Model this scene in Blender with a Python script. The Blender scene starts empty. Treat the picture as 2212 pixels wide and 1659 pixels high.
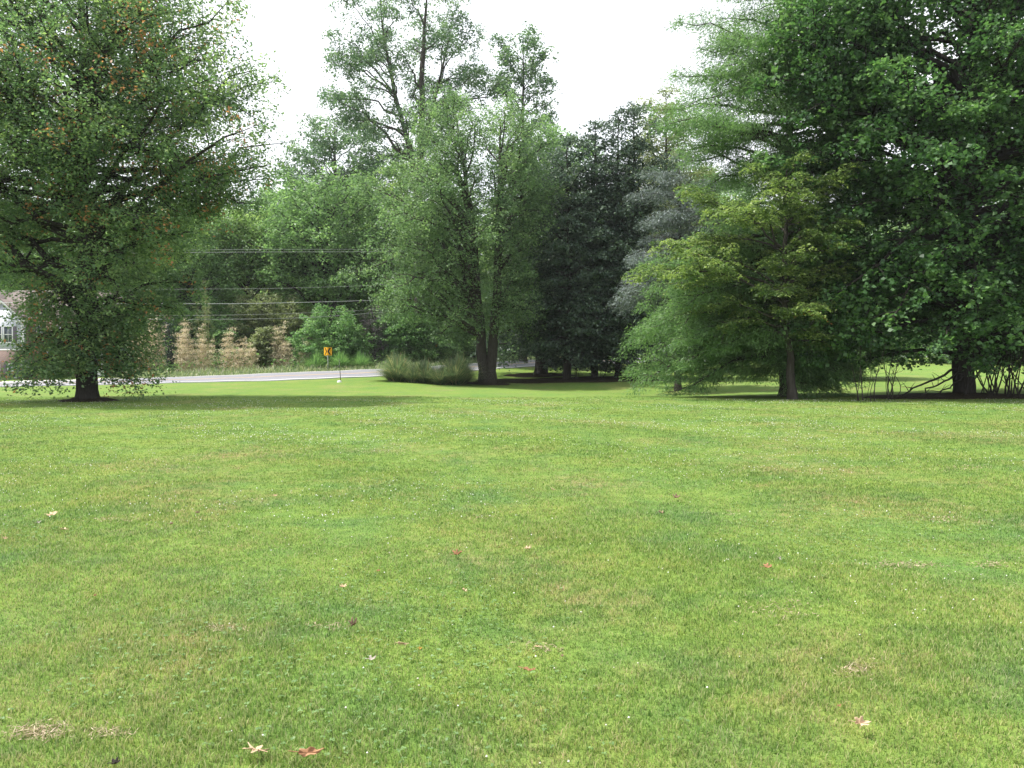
import bpy, math, random
import numpy as np
from mathutils import Vector

sc = bpy.context.scene
COL = sc.collection
W_, H_, F_ = 1024.0, 768.0, 803.0
EYE = 1.6
HOR = 362.0
S = 1024.0 / 2212.0
rng = np.random.default_rng(7)

# ------------------------------------------------------------------ terrain
TP = np.array([-400, 0, 156, 293, 405, 487, 516, 600, 692, 792, 926, 1024, 1400], float)
KY = np.array([
 [33, 33, 34, 36, 40, 46, 44, 39, 35, 33, 29, 27, 27],
 [44, 44, 44, 46, 50, 56, 56, 50, 46, 42, 38, 36, 36],
 [50, 50, 52, 55, 58, 64, 66, 62, 60, 60, 60, 60, 60],
 [53, 54, 57, 60, 65, 71, 75, 88, 97, 104, 112, 118, 125],
 [59.5, 60.5, 63.5, 67, 72, 78, 82, 95, 104, 111, 119, 125, 132],
 [68, 69, 72, 76, 81, 88, 92, 105, 114, 121, 130, 136, 143],
 [170] * 13,
 [1600] * 13], float)
KZ = np.array([
 [0] * 13,
 [0, 0, 0, 0, 0, -.1, -.22, -.4, -.35, -.1, .02, .05, .05],
 [-.05, -.05, 0, .1, .3, .35, .37, .29, .2, .1, .25, .3, .3],
 [-.12, -.10, .04, .20, .51, .85, 1.06, 1.38, 1.60, 1.79, 2.23, 2.48, 2.7],
 [-.05, -.03, .30, .72, 1.02, 1.5, 1.75, 2.07, 2.10, 2.29, 2.64, 2.85, 3.0],
 [.1, .08, .5, .95, 1.3, 1.85, 2.05, 2.35, 2.4, 2.6, 2.9, 3.1, 3.3],
 [2.0, 2.0, 2.2, 2.5, 2.8, 3.2, 3.4, 3.6, 3.8, 4.0, 4.2, 4.4, 4.5],
 [8] * 13], float)

def _z(X, Y):
    Yc = np.maximum(Y, 8.0)
    px = np.clip(X / Yc * F_ + 512, -400, 1400)
    z = np.zeros_like(px)
    y0 = np.full_like(px, 20.0); z0 = np.zeros_like(px)
    for k in range(len(KY)):
        y1 = np.interp(px, TP, KY[k]); z1 = np.interp(px, TP, KZ[k])
        t = (Y - y0) / (y1 - y0)
        m = (t > 0)
        tt = np.clip(t, 0, 1)
        z = np.where(m, z0 + (z1 - z0) * tt, z)
        y0, z0 = y1, z1
    return z

def terrain(X, Y):
    X = np.asarray(X, float); Y = np.asarray(Y, float)
    z = 0
    for d in (-1.6, -.8, 0, .8, 1.6):
        z = z + _z(X + d, Y + d)  + _z(X - d, Y + d)
    z = z / 10
    z = z + .02 * np.sin(X * .55 + 1.3) * np.sin(Y * .47) + .012 * np.sin(X * 1.3 + Y * .9)
    return z

def tz(x, y):
    return float(terrain(np.array([x]), np.array([y]))[0])

def PX(px, Y):            # real-world x of a bearing at distance Y
    return (px - 512) / F_ * Y

# ------------------------------------------------------------------ mesh helpers
class Buf:
    def __init__(s):
        s.v = []; s.n = 0; s.f = []; s.tint = []
    def add(s, V, F, tint=0.5):
        V = np.asarray(V, float); F = np.asarray(F, np.int64)
        s.v.append(V); s.f.append(F + s.n); s.n += len(V)
        s.tint.append(np.broadcast_to(np.asarray(tint, float), (len(F),)).copy())
    def tri(s, *a): pass

def link(o, parent=None):
    COL.objects.link(o)
    if parent is not None: o.parent = parent
    return o

def build(name, buf, mat, parent=None, smooth=False, loc=None):
    me = bpy.data.meshes.new(name)
    if buf.n:
        V = np.concatenate(buf.v)
        cnt = np.concatenate([np.full(len(f), f.shape[1]) for f in buf.f])
        idx = np.concatenate([f.ravel() for f in buf.f])
        me.vertices.add(len(V)); me.vertices.foreach_set('co', V.astype(np.float32).ravel())
        me.loops.add(len(idx)); me.loops.foreach_set('vertex_index', idx.astype(np.int32))
        me.polygons.add(len(cnt))
        st = np.concatenate([[0], np.cumsum(cnt)[:-1]])
        me.polygons.foreach_set('loop_start', st.astype(np.int32))
        me.polygons.foreach_set('loop_total', cnt.astype(np.int32))
        if smooth: me.polygons.foreach_set('use_smooth', np.ones(len(cnt), bool))
        me.update(calc_edges=True)
        a = me.attributes.new('tint', 'FLOAT', 'FACE')
        a.data.foreach_set('value', np.concatenate(buf.tint).astype(np.float32))
    if isinstance(mat, (list, tuple)):
        for m in mat: me.materials.append(m)
    elif mat: me.materials.append(mat)
    o = bpy.data.objects.new(name, me)
    link(o, parent)
    if loc is not None: o.location = loc
    return o

def tag(o, label, cat, group=None):
    o['label'] = label; o['category'] = cat
    if group: o['group'] = group
    return o

def kind(o, k, label=None, cat=None):
    o['kind'] = k
    if label: o['label'] = label
    if cat: o['category'] = cat
    return o

def thing(name, label, cat, loc, group=None, rz=0):
    o = bpy.data.objects.new(name, None); o.empty_display_size = .3
    COL.objects.link(o); o.location = loc; o.rotation_euler = (0, 0, rz)
    return tag(o, label, cat, group)

def norm(a):
    return a / np.maximum(np.linalg.norm(a, axis=-1, keepdims=True), 1e-9)

def tube(buf, pts, rad, sides=6, tint=.5, cap=True):
    pts = np.asarray(pts, float); n = len(pts)
    rad = np.broadcast_to(np.asarray(rad, float), (n,))
    t = norm(np.gradient(pts, axis=0))
    m = norm(t.mean(0)[None])[0]
    ref = np.array([0, 0, 1.]) if abs(m[2]) < .75 else np.array([1., 0, 0])
    a = norm(np.cross(t, ref)); b = np.cross(t, a)
    ang = np.arange(sides) * 2 * np.pi / sides
    V = (pts[:, None] + rad[:, None, None] * (a[:, None] * np.cos(ang)[None, :, None] + b[:, None] * np.sin(ang)[None, :, None])).reshape(-1, 3)
    i = np.arange(n - 1)[:, None] * sides; j = np.arange(sides)[None]; k = (j + 1) % sides
    Fq = np.stack([i + j, i + k, i + sides + k, i + sides + j], -1).reshape(-1, 4)
    buf.add(V, Fq, tint)
    if cap:
        buf.add(V[-sides:], np.arange(sides)[None], tint)
        buf.add(V[:sides], np.arange(sides)[::-1][None], tint)

def boxb(buf, x0, x1, y0, y1, z0, z1, tint=.5):
    V = [(x0, y0, z0), (x1, y0, z0), (x1, y1, z0), (x0, y1, z0), (x0, y0, z1), (x1, y0, z1), (x1, y1, z1), (x0, y1, z1)]
    buf.add(V, [(0, 3, 2, 1), (4, 5, 6, 7), (0, 1, 5, 4), (1, 2, 6, 5), (2, 3, 7, 6), (3, 0, 4, 7)], tint)

def leaves(buf, P, N, A, L, Wd, tint, cup=.18):
    n = len(P)
    A = norm(A - N * np.sum(A * N, 1, keepdims=True)); B = np.cross(N, A)
    L = np.broadcast_to(L, (n,))[:, None]; Wd = np.broadcast_to(Wd, (n,))[:, None]
    c = N * Wd * cup
    V = np.stack([P - A * L * .5, P + B * Wd * .5 + c - A * L * .08, P + A * L * .5, P - B * Wd * .5 + c - A * L * .08], 1).reshape(-1, 3)
    buf.add(V, np.arange(4 * n).reshape(n, 4), tint)

# ------------------------------------------------------------------ materials
def newmat(name):
    m = bpy.data.materials.new(name); m.use_nodes = True
    nt = m.node_tree
    for x in list(nt.nodes): nt.nodes.remove(x)
    out = nt.nodes.new('ShaderNodeOutputMaterial')
    return m, nt, out

def N(nt, t, **kw):
    n = nt.nodes.new(t)
    for k, v in kw.items():
        if k == 'inp':
            for a, b in v.items(): n.inputs[a].default_value = b
        else: setattr(n, k, v)
    return n

def ramp(nt, stops):
    r = nt.nodes.new('ShaderNodeValToRGB')
    e = r.color_ramp.elements
    while len(e) > 1: e.remove(e[-1])
    e[0].position = stops[0][0]; e[0].color = (*stops[0][1], 1)
    for p, c in stops[1:]:
        x = e.new(p); x.color = (*c, 1)
    return r

def leafmat(name, dark, base, bright, dead=None, trans=.35, rough=.5, spec=.35, tr_gain=1.5):
    def soft(c):                                  # real leaves are greyer and bluer than pure greens
        l = .3 * c[0] + .6 * c[1] + .1 * c[2]
        return (c[0] * .88 + l * .12, c[1] * .9 + l * .1, min(1, (c[2] * .88 + l * .12) * 1.12))
    dark, base, bright = soft(dark), soft(base), soft(bright)
    m, nt, out = newmat(name)
    at = N(nt, 'ShaderNodeAttribute', attribute_name='tint')
    st = [(0, dark), (.45, base), (.9, bright)]
    if dead: st += [(.955, bright), (.965, dead)]
    r = ramp(nt, st); nt.links.new(at.outputs['Fac'], r.inputs[0])
    p = N(nt, 'ShaderNodeBsdfPrincipled', inp={'Roughness': rough, 'Specular IOR Level': spec})
    nt.links.new(r.outputs[0], p.inputs['Base Color'])
    t = N(nt, 'ShaderNodeBsdfTranslucent')
    mu = N(nt, 'ShaderNodeMix', data_type='RGBA', blend_type='MULTIPLY')
    mu.inputs[0].default_value = 1; mu.inputs[7].default_value = (tr_gain * 1.12, tr_gain * 1.2, tr_gain * .8, 1)
    nt.links.new(r.outputs[0], mu.inputs[6]); nt.links.new(mu.outputs[2], t.inputs[0])
    mx = N(nt, 'ShaderNodeMixShader'); mx.inputs[0].default_value = trans
    nt.links.new(p.outputs[0], mx.inputs[1]); nt.links.new(t.outputs[0], mx.inputs[2])
    nt.links.new(mx.outputs[0], out.inputs[0])
    return m

def barkmat(name, c1, c2, scale=6):
    m, nt, out = newmat(name)
    g = N(nt, 'ShaderNodeTexCoord'); mp = N(nt, 'ShaderNodeMapping'); mp.inputs['Scale'].default_value = (1, 1, .22)
    nt.links.new(g.outputs['Object'], mp.inputs[0])
    n = N(nt, 'ShaderNodeTexNoise', inp={'Scale': scale * 2, 'Detail': 6, 'Roughness': .7}); nt.links.new(mp.outputs[0], n.inputs['Vector'])
    r = ramp(nt, [(.3, c1), (.7, c2)]); nt.links.new(n.outputs[0], r.inputs[0])
    p = N(nt, 'ShaderNodeBsdfPrincipled', inp={'Roughness': .95, 'Specular IOR Level': .1}); nt.links.new(r.outputs[0], p.inputs['Base Color'])
    b = N(nt, 'ShaderNodeBump', inp={'Strength': .8, 'Distance': .05}); nt.links.new(n.outputs[0], b.inputs['Height']); nt.links.new(b.outputs[0], p.inputs['Normal'])
    nt.links.new(p.outputs[0], out.inputs[0])
    return m

def plain(name, c, rough=.7, spec=.3, vary=.12, nscale=8, metal=0, bump=0):
    m, nt, out = newmat(name)
    g = N(nt, 'ShaderNodeTexCoord')
    n = N(nt, 'ShaderNodeTexNoise', inp={'Scale': nscale, 'Detail': 5}); nt.links.new(g.outputs['Object'], n.inputs['Vector'])
    a = tuple(x * (1 - vary * 1.5) for x in c); b_ = tuple(min(1, x * (1 + vary)) for x in c)
    r = ramp(nt, [(.3, a), (.7, b_)]); nt.links.new(n.outputs[0], r.inputs[0])
    p = N(nt, 'ShaderNodeBsdfPrincipled', inp={'Roughness': rough, 'Specular IOR Level': spec, 'Metallic': metal}); nt.links.new(r.outputs[0], p.inputs['Base Color'])
    if bump:
        b = N(nt, 'ShaderNodeBump', inp={'Strength': .6, 'Distance': bump}); nt.links.new(n.outputs[0], b.inputs['Height']); nt.links.new(b.outputs[0], p.inputs['Normal'])
    nt.links.new(p.outputs[0], out.inputs[0])
    return m

def lawn_color(nt, blades=False):
    """world-position colour of the lawn, the same for soil sheet and blades"""
    g = N(nt, 'ShaderNodeNewGeometry')
    def noise(s, d=3, ro=.55, sc3=(1, 1, 1)):
        mp = N(nt, 'ShaderNodeMapping'); mp.inputs['Scale'].default_value = sc3
        nt.links.new(g.outputs['Position'], mp.inputs[0])
        n = N(nt, 'ShaderNodeTexNoise', inp={'Scale': s, 'Detail': d, 'Roughness': ro}); nt.links.new(mp.outputs[0], n.inputs['Vector']); return n
    big = noise(.22, 4, .6); mid = noise(.9, 4, .6, (1, 1, 0)); fine = noise(5, 4, .65, (1, 1, 0)); pat = noise(.33, 5, .65, (1, .8, 0)); vf = noise(28, 3, .7, (1, 1, 0))
    c1 = ramp(nt, [(.34, (.105, .195, .045)), (.5, (.135, .212, .047)), (.66, (.163, .235, .052))]); nt.links.new(big.outputs[0], c1.inputs[0])
    c2 = ramp(nt, [(.32, (.085, .18, .05)), (.5, (.13, .215, .042)), (.68, (.175, .24, .052))]); nt.links.new(mid.outputs[0], c2.inputs[0])
    m1 = N(nt, 'ShaderNodeMix', data_type='RGBA'); m1.inputs[0].default_value = .5
    nt.links.new(c1.outputs[0], m1.inputs[6]); nt.links.new(c2.outputs[0], m1.inputs[7])
    c3 = ramp(nt, [(.3, (.6, .66, .6)), (.5, (1, 1, 1)), (.7, (1.45, 1.25, 1.3))]); nt.links.new(fine.outputs[0], c3.inputs[0])
    m2 = N(nt, 'ShaderNodeMix', data_type='RGBA', blend_type='MULTIPLY'); m2.inputs[0].default_value = .6
    nt.links.new(m1.outputs[2], m2.inputs[6]); nt.links.new(c3.outputs[0], m2.inputs[7])
    # straw patches of dry clippings
    sp = ramp(nt, [(.50, (0, 0, 0)), (.66, (1, 1, 1))]); nt.links.new(pat.outputs[0], sp.inputs[0])
    sf = ramp(nt, [(.38, (0, 0, 0)), (.62, (1, 1, 1))]); nt.links.new(fine.outputs[0], sf.inputs[0])
    ml = N(nt, 'ShaderNodeMath', operation='MULTIPLY'); nt.links.new(sp.outputs[0], ml.inputs[0]); nt.links.new(sf.outputs[0], ml.inputs[1])
    ml2 = N(nt, 'ShaderNodeMath', operation='MULTIPLY'); nt.links.new(ml.outputs[0], ml2.inputs[0]); ml2.inputs[1].default_value = .75
    m3 = N(nt, 'ShaderNodeMix', data_type='RGBA'); nt.links.new(ml2.outputs[0], m3.inputs[0]); nt.links.new(m2.outputs[2], m3.inputs[6]); m3.inputs[7].default_value = (.25, .215, .10, 1)
    return m3.outputs[2], vf, fine

def ground_mat():
    m, nt, out = newmat('lawn_soil')
    col, vf, fine = lawn_color(nt)
    c = ramp(nt, [(.3, (.62, .62, .6)), (.52, (.95, .95, .9)), (.72, (1.3, 1.2, 1.2))]); nt.links.new(vf.outputs[0], c.inputs[0])
    mm = N(nt, 'ShaderNodeMix', data_type='RGBA', blend_type='MULTIPLY'); mm.inputs[0].default_value = .8
    nt.links.new(col, mm.inputs[6]); nt.links.new(c.outputs[0], mm.inputs[7])
    p = N(nt, 'ShaderNodeBsdfPrincipled', inp={'Roughness': .9, 'Specular IOR Level': .12}); nt.links.new(mm.outputs[2], p.inputs['Base Color'])
    b = N(nt, 'ShaderNodeBump', inp={'Strength': .7, 'Distance': .05}); nt.links.new(vf.outputs[0], b.inputs['Height']); nt.links.new(b.outputs[0], p.inputs['Normal'])
    nt.links.new(p.outputs[0], out.inputs[0])
    return m

def blade_mat():
    m, nt, out = newmat('grass_blades')
    col, vf, fine = lawn_color(nt)
    at = N(nt, 'ShaderNodeAttribute', attribute_name='tint')
    r = ramp(nt, [(0, (.62, .74, .74)), (.4, (1.15, 1.2, 1.12)), (.8, (1.85, 1.6, 1.65)), (.86, (2.0, 1.65, 1.9)), (.9, (2.1, 1.45, 2.6)), (1, (2.7, 1.8, 3.6))])
    nt.links.new(at.outputs['Fac'], r.inputs[0])
    mm = N(nt, 'ShaderNodeMix', data_type='RGBA', blend_type='MULTIPLY'); mm.inputs[0].default_value = 1
    nt.links.new(col, mm.inputs[6]); nt.links.new(r.outputs[0], mm.inputs[7])
    p = N(nt, 'ShaderNodeBsdfPrincipled', inp={'Roughness': .55, 'Specular IOR Level': .3}); nt.links.new(mm.outputs[2], p.inputs['Base Color'])
    t = N(nt, 'ShaderNodeBsdfTranslucent'); nt.links.new(mm.outputs[2], t.inputs[0])
    mx = N(nt, 'ShaderNodeMixShader'); mx.inputs[0].default_value = .45
    nt.links.new(p.outputs[0], mx.inputs[1]); nt.links.new(t.outputs[0], mx.inputs[2]); nt.links.new(mx.outputs[0], out.inputs[0])
    return m

def brickmat(name, c1, c2, mortar, scale, bw=.5, rh=.25, ms=.02):
    m, nt, out = newmat(name)
    g = N(nt, 'ShaderNodeTexCoord'); mp = N(nt, 'ShaderNodeMapping'); mp.inputs['Rotation'].default_value = (math.radians(90), 0, 0)
    nt.links.new(g.outputs['Object'], mp.inputs[0])
    b = N(nt, 'ShaderNodeTexBrick', inp={'Color1': (*c1, 1), 'Color2': (*c2, 1), 'Mortar': (*mortar, 1), 'Scale': scale, 'Brick Width': bw, 'Row Height': rh, 'Mortar Size': ms})
    nt.links.new(mp.outputs[0], b.inputs['Vector'])
    p = N(nt, 'ShaderNodeBsdfPrincipled', inp={'Roughness': .85}); nt.links.new(b.outputs[0], p.inputs['Base Color']); nt.links.new(p.outputs[0], out.inputs[0])
    return m

M = {}
M['oak'] = leafmat('oak_leaves', (.05, .105, .042), (.10, .185, .065), (.22, .31, .09), dead=(.36, .17, .08), trans=.45)
M['tulip'] = leafmat('tulip_leaves', (.022, .062, .02), (.05, .13, .03), (.13, .25, .06), trans=.38)
M['locust'] = leafmat('airy_leaves', (.055, .11, .04), (.10, .185, .065), (.19, .29, .10), trans=.4)
M['tall'] = leafmat('tall_leaves', (.04, .09, .045), (.075, .145, .065), (.15, .23, .09), trans=.4)
M['dark'] = leafmat('dark_leaves', (.027, .054, .034), (.058, .102, .062), (.125, .185, .10), dead=(.12, .13, .05), trans=.22)
M['wood'] = leafmat('wood_leaves', (.065, .135, .045), (.125, .235, .07), (.23, .37, .11), trans=.38)
M['wood2'] = leafmat('wood_leaves_yellow', (.085, .155, .04), (.155, .26, .065), (.28, .39, .11), trans=.4)
M['cypress'] = leafmat('cypress_needles', (.055, .12, .035), (.10, .20, .055), (.18, .31, .085), trans=.4)
M['cedar'] = leafmat('cedar_needles', (.065, .09, .083), (.125, .16, .145), (.24, .285, .26), trans=.15)
M['dogwood'] = leafmat('dogwood_leaves', (.045, .09, .02), (.10, .165, .036), (.24, .31, .065), dead=(.32, .12, .05), trans=.4)
M['bush'] = leafmat('bush_leaves', (.06, .15, .04), (.12, .25, .07), (.24, .40, .12), trans=.38)
M['olive'] = leafmat('olive_leaves', (.10, .13, .045), (.17, .21, .075), (.28, .31, .13), trans=.35)
M['tan'] = leafmat('dry_bamboo_leaves', (.42, .33, .20), (.68, .55, .36), (.86, .74, .52), trans=.3, tr_gain=1.0)
M['mauve'] = leafmat('dead_twig_leaves', (.12, .10, .10), (.2, .17, .17), (.3, .26, .25), trans=.2, tr_gain=1.0)
M['reed'] = leafmat('tall_grass', (.055, .105, .045), (.115, .185, .08), (.25, .31, .15), dead=(.5, .42, .27), trans=.35)
M['weed'] = leafmat('weeds', (.08, .13, .05), (.17, .23, .09), (.32, .36, .18), dead=(.5, .47, .36), trans=.3)
M['bark'] = barkmat('bark_grey_brown', (.025, .022, .018), (.075, .068, .058))
M['barkdark'] = barkmat('bark_dark', (.018, .016, .014), (.05, .045, .04))
M['barkpale'] = barkmat('bark_pale', (.10, .10, .09), (.24, .23, .21))
M['ground'] = ground_mat()
M['blade'] = blade_mat()
M['mulch'] = plain('mulch', (.035, .028, .018), .95, .1, .5, 14, bump=.06)  # mulch brown, darkened so the colour also carries shade under the right tree
M['asphalt'] = plain('asphalt', (.20, .20, .225), .85, .3, .08, 3)
M['concrete'] = plain('concrete', (.5, .49, .47), .85, .2, .08, 2)
M['white'] = plain('white_paint', (.72, .72, .72), .6, .3, .04, 6)
M['lineyellow'] = plain('yellow_line_paint', (.5, .36, .22), .7, .3, .15, 6)
M['signyellow'] = plain('yellow_sign_sheeting', (.75, .38, .015), .45, .4, .03, 5)
M['signblack'] = plain('black_sign_sheeting', (.015, .012, .01), .5, .4, .03, 5)
M['galv'] = plain('galvanised_steel', (.35, .37, .36), .5, .5, .1, 12, metal=.4)
M['stake'] = plain('dark_green_steel', (.03, .035, .028), .6, .4, .2, 12)
M['wire'] = plain('wire_cable', (.30, .31, .31), .5, .5, .05, 5)
M['pole'] = barkmat('utility_pole_wood', (.10, .075, .05), (.2, .16, .12))

# ------------------------------------------------------------------ ground sheet
def axis(segs):
    a = []
    for s0, s1, st in segs: a += list(np.arange(s0, s1, st))
    a.append(segs[-1][1]); return np.array(a, float)
gx = axis([(-1500, -300, 100), (-300, -110, 10), (-110, -60, 2.5), (-60, 70, 1.0), (70, 130, 2.5), (130, 300, 10), (300, 1500, 100)])
gy = axis([(-60, -4, 4), (-4, 125, 1.0), (125, 190, 4), (190, 400, 15), (400, 1600, 100)])
XX, YY = np.meshgrid(gx, gy)
ZZ = terrain(XX, YY)
b = Buf()
V = np.stack([XX, YY, ZZ], -1).reshape(-1, 3)
nx, ny = len(gx), len(gy)
i = (np.arange(ny - 1)[:, None] * nx + np.arange(nx - 1)[None]).ravel()
b.add(V, np.stack([i, i + 1, i + nx + 1, i + nx], -1))
kind(build('ground', b, M['ground'], smooth=True), 'structure', 'mown green lawn rising gently to the road', 'lawn')

# ------------------------------------------------------------------ road
def road_strip(name, f0, f1, lift, mat, label, cat, pxs, skirt=True):
    pxs = np.asarray(pxs, float)
    yn = np.interp(pxs, TP, KY[3]); yf = np.interp(pxs, TP, KY[4])
    # smooth the path
    k = np.ones(9) / 9
    def sm(a): return np.convolve(np.pad(a, 4, mode='edge'), k, 'valid')
    yn, yf = sm(yn), sm(yf)
    b = Buf(); cols = 7
    fr = np.linspace(f0, f1, cols)
    rows = []
    for p, a, c in zip(pxs, yn, yf):
        Y = a + (c - a) * fr
        X = PX(p, Y)
        rows.append(np.stack([X, Y, terrain(X, Y) + lift], -1))
    R = np.array(rows)
    if skirt:
        lo = R[:, :1].copy(); hi = R[:, -1:].copy(); lo[..., 2] -= .12; hi[..., 2] -= .12
        R = np.concatenate([lo, R, hi], 1)
    n, c = R.shape[:2]
    i = (np.arange(n - 1)[:, None] * c + np.arange(c - 1)[None]).ravel()
    b.add(R.reshape(-1, 3), np.stack([i, i + c, i + c + 1, i + 1], -1))
    return kind(build(name, b, mat, smooth=False), 'structure', label, cat)
RP = np.arange(-390, 1395, 8)
road_strip('road', 0, 1, .05, M['asphalt'], 'pale grey asphalt road curving behind the lawn', 'road', RP)
road_strip('road_edge_line', .035, .075, .058, M['white'], 'white edge line on the near side of the road', 'road marking', RP, False)
road_strip('road_edge_line', .935, .965, .058, M['white'], 'white edge line on the far side of the road', 'road marking', RP, False)
road_strip('road_center_line', .475, .495, .058, M['lineyellow'], 'faded yellow centre line nearer the lawn', 'road marking', RP, False)
road_strip('road_center_line', .51, .53, .058, M['lineyellow'], 'faded yellow centre line farther from the lawn', 'road marking', RP, False)

# ------------------------------------------------------------------ grass
def grass(name, y0, y1, seed, label):
    r = np.random.default_rng(seed)
    yy = np.linspace(y0, y1, 800)
    rho = np.exp(np.interp(np.log(yy), np.log([2.2, 4, 7, 10, 15, 20, 28, 40]), np.log([15500, 11000, 5000, 2400, 950, 440, 170, 90])))
    pdf = rho * (1.4 * yy + 4); n = int(pdf.sum() * (yy[1] - yy[0])); cdf = np.cumsum(pdf); cdf /= cdf[-1]
    Y = np.interp(r.random(n), cdf, yy); X = r.uniform(-1, 1, n) * (.7 * Y + 2)
    # tuft the distribution a little
    nt_ = max(1, n // 7); k = r.integers(0, nt_, n); od = np.argsort(Y[:nt_]); cx = X[:nt_]; cy = Y[:nt_]; m = r.random(n) < .6; y0 = cy[k]
    X = np.where(m, cx[k] + r.normal(0, .025, n) * (1 + y0 / 10), X); Y = np.where(m, cy[k] + r.normal(0, .025, n) * (1 + y0 / 10), Y)
    w = np.interp(Y, [2, 5, 8, 15, 28, 40], [.0034, .0042, .006, .0105, .020, .028]); h = .030
    straw = np.interp(Y, [3, 8, 15, 30], [.36, .27, .15, .05])
    Z = terrain(X, Y) - .004
    hp = .75 + .5 * (np.sin(X * 1.7 + 2 * np.sin(Y * .9)) * np.sin(Y * 1.9 + X * .6) * .5 + .5)
    hh = h * r.uniform(.45, 1.25, n) * hp
    a = r.uniform(0, 2 * np.pi, n); lean = r.uniform(.1, .95, n) * hh
    d = np.stack([np.cos(a), np.sin(a), np.zeros(n)], -1)
    f = a + np.pi / 2 + r.normal(0, .6, n); s = np.stack([np.cos(f), np.sin(f), np.zeros(n)], -1)
    P = np.stack([X, Y, Z], -1); ww = (w * r.uniform(.6, 1.4, n))[:, None]
    up = np.array([0, 0, 1.])[None]
    mid = P + d * lean[:, None] * .35 + up * hh[:, None] * .62
    top = P + d * lean[:, None] + up * hh[:, None] * r.uniform(.75, 1, n)[:, None]
    V = np.stack([P - s * ww * .5, P + s * ww * .5, mid + s * ww * .42, mid - s * ww * .42, top], 1).reshape(-1, 3)
    base = np.arange(n) * 5
    t = r.random(n) * .9; st = r.random(n) < straw * (.4 + 1.3 * hp.clip(0, 2) * (.5 + .5 * np.sin(X * .8 + 1) * np.cos(Y * .6))); t = np.where(st, r.uniform(.9, 1, n), t)
    buf = Buf()
    buf.add(V, np.stack([base, base + 1, base + 2, base + 3], -1), t)
    buf.f.append(np.stack([base + 3, base + 2, base + 4], -1)); buf.tint.append(t)
    return kind(build(name, buf, M['blade']), 'stuff', label, 'grass')
grass('lawn_grass', 2.2, 37, 1, 'short mown grass blades all over the lawn')

# clover leaves and flowers
def clover(seed):
    r = np.random.default_rng(seed)
    def patchy(X, Y): return np.sin(X * .9 + 1.7 * np.sin(Y * .35)) * np.sin(Y * .55 + X * .3) + .5 * np.sin(X * .37 + Y * .8 + 2)
    def scatter(n, y0, y1, thr):
        Y = np.sqrt(r.uniform(y0 ** 2, y1 ** 2, n)); X = r.uniform(-.72, .72, n) * Y
        m = patchy(X, Y) + r.normal(0, .35, n) > thr
        return X[m], Y[m]
    b = Buf()
    def balls(X, Y, rad, hz):
        n = len(X); Z = terrain(X, Y) + hz * r.uniform(.6, 1.2, n)
        rr = rad * r.uniform(.6, 1.2, n)
        base = np.array([(1, 0, 0), (0, 1, 0), (-1, 0, 0), (0, -1, 0), (0, 0, 1), (0, 0, -1)], float)
        V = (np.stack([X, Y, Z], -1)[:, None] + base[None] * rr[:, None, None]).reshape(-1, 3)
        fc = np.array([(0, 1, 4), (1, 2, 4), (2, 3, 4), (3, 0, 4), (1, 0, 5), (2, 1, 5), (3, 2, 5), (0, 3, 5)])
        Fx = (np.arange(n)[:, None, None] * 6 + fc[None]).reshape(-1, 3)
        b.add(V, Fx, np.repeat(r.random(n), 8))
    X, Y = scatter(620, 2.4, 9, .15); balls(X, Y, .0055, .032)
    X, Y = scatter(3000, 8, 18, .0); balls(X, Y, .0075, .034)
    X, Y = scatter(9500, 16, 34, .05); balls(X, Y, .0108, .038)
    m, nt, out = newmat('clover_flower_white')
    at = N(nt, 'ShaderNodeAttribute', attribute_name='tint'); rp = ramp(nt, [(0, (.45, .42, .33)), (.5, (.6, .6, .54)), (1, (.75, .75, .7))])
    nt.links.new(at.outputs['Fac'], rp.inputs[0]); p = N(nt, 'ShaderNodeBsdfPrincipled', inp={'Roughness': .8}); nt.links.new(rp.outputs[0], p.inputs['Base Color']); nt.links.new(p.outputs[0], out.inputs[0])
    kind(build('clover_flowers', b, m), 'stuff', 'tiny white clover flowers dotted over the lawn', 'clover')
    b = Buf()
    n = 13000; Y = np.sqrt(r.uniform(2.3 ** 2, 11 ** 2, n)); X = r.uniform(-.72, .72, n) * Y
    m_ = patchy(X * 1.3 + 5, Y * 1.3) + r.normal(0, .3, n) > .45; X, Y = X[m_], Y[m_]; n = len(X)
    a = r.uniform(0, 6.28, n); Z = terrain(X, Y) + r.uniform(.01, .028, n)
    for k in range(3):
        d = np.stack([np.cos(a + k * 2.09), np.sin(a + k * 2.09), np.full(n, .1)], -1)
        P = np.stack([X, Y, Z], -1) + d * .008
        leaves(b, P, norm(np.array([0, 0, 1.])[None] + r.normal(0, .25, (n, 3))), d, .016 * r.uniform(.7, 1.2, n), .014, r.random(n))
    kind(build('clover_leaves', b, leafmat('clover_leaf', (.085, .17, .04), (.12, .215, .05), (.16, .27, .07), trans=.3)), 'stuff', 'low patches of round green clover leaves in the near lawn', 'clover')
clover(11)

# ------------------------------------------------------------------ trees
def curve(p0, p1, bow, n=6, side=0., r=None):
    p0 = np.asarray(p0, float); p1 = np.asarray(p1, float)
    t = np.linspace(0, 1, n)[:, None]
    L = np.linalg.norm(p1 - p0)
    d = p1 - p0; h = norm(np.array([[-d[1], d[0], 0]]))[0]
    P = p0 + d * t + np.array([0, 0, 1.]) * (bow * L) * 4 * t * (1 - t) + h * (side * L) * np.sin(t * np.pi)
    if r is not None and n > 3: P[1:-1] += r.normal(0, .026 * L, (n - 2, 3))
    return P

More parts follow.
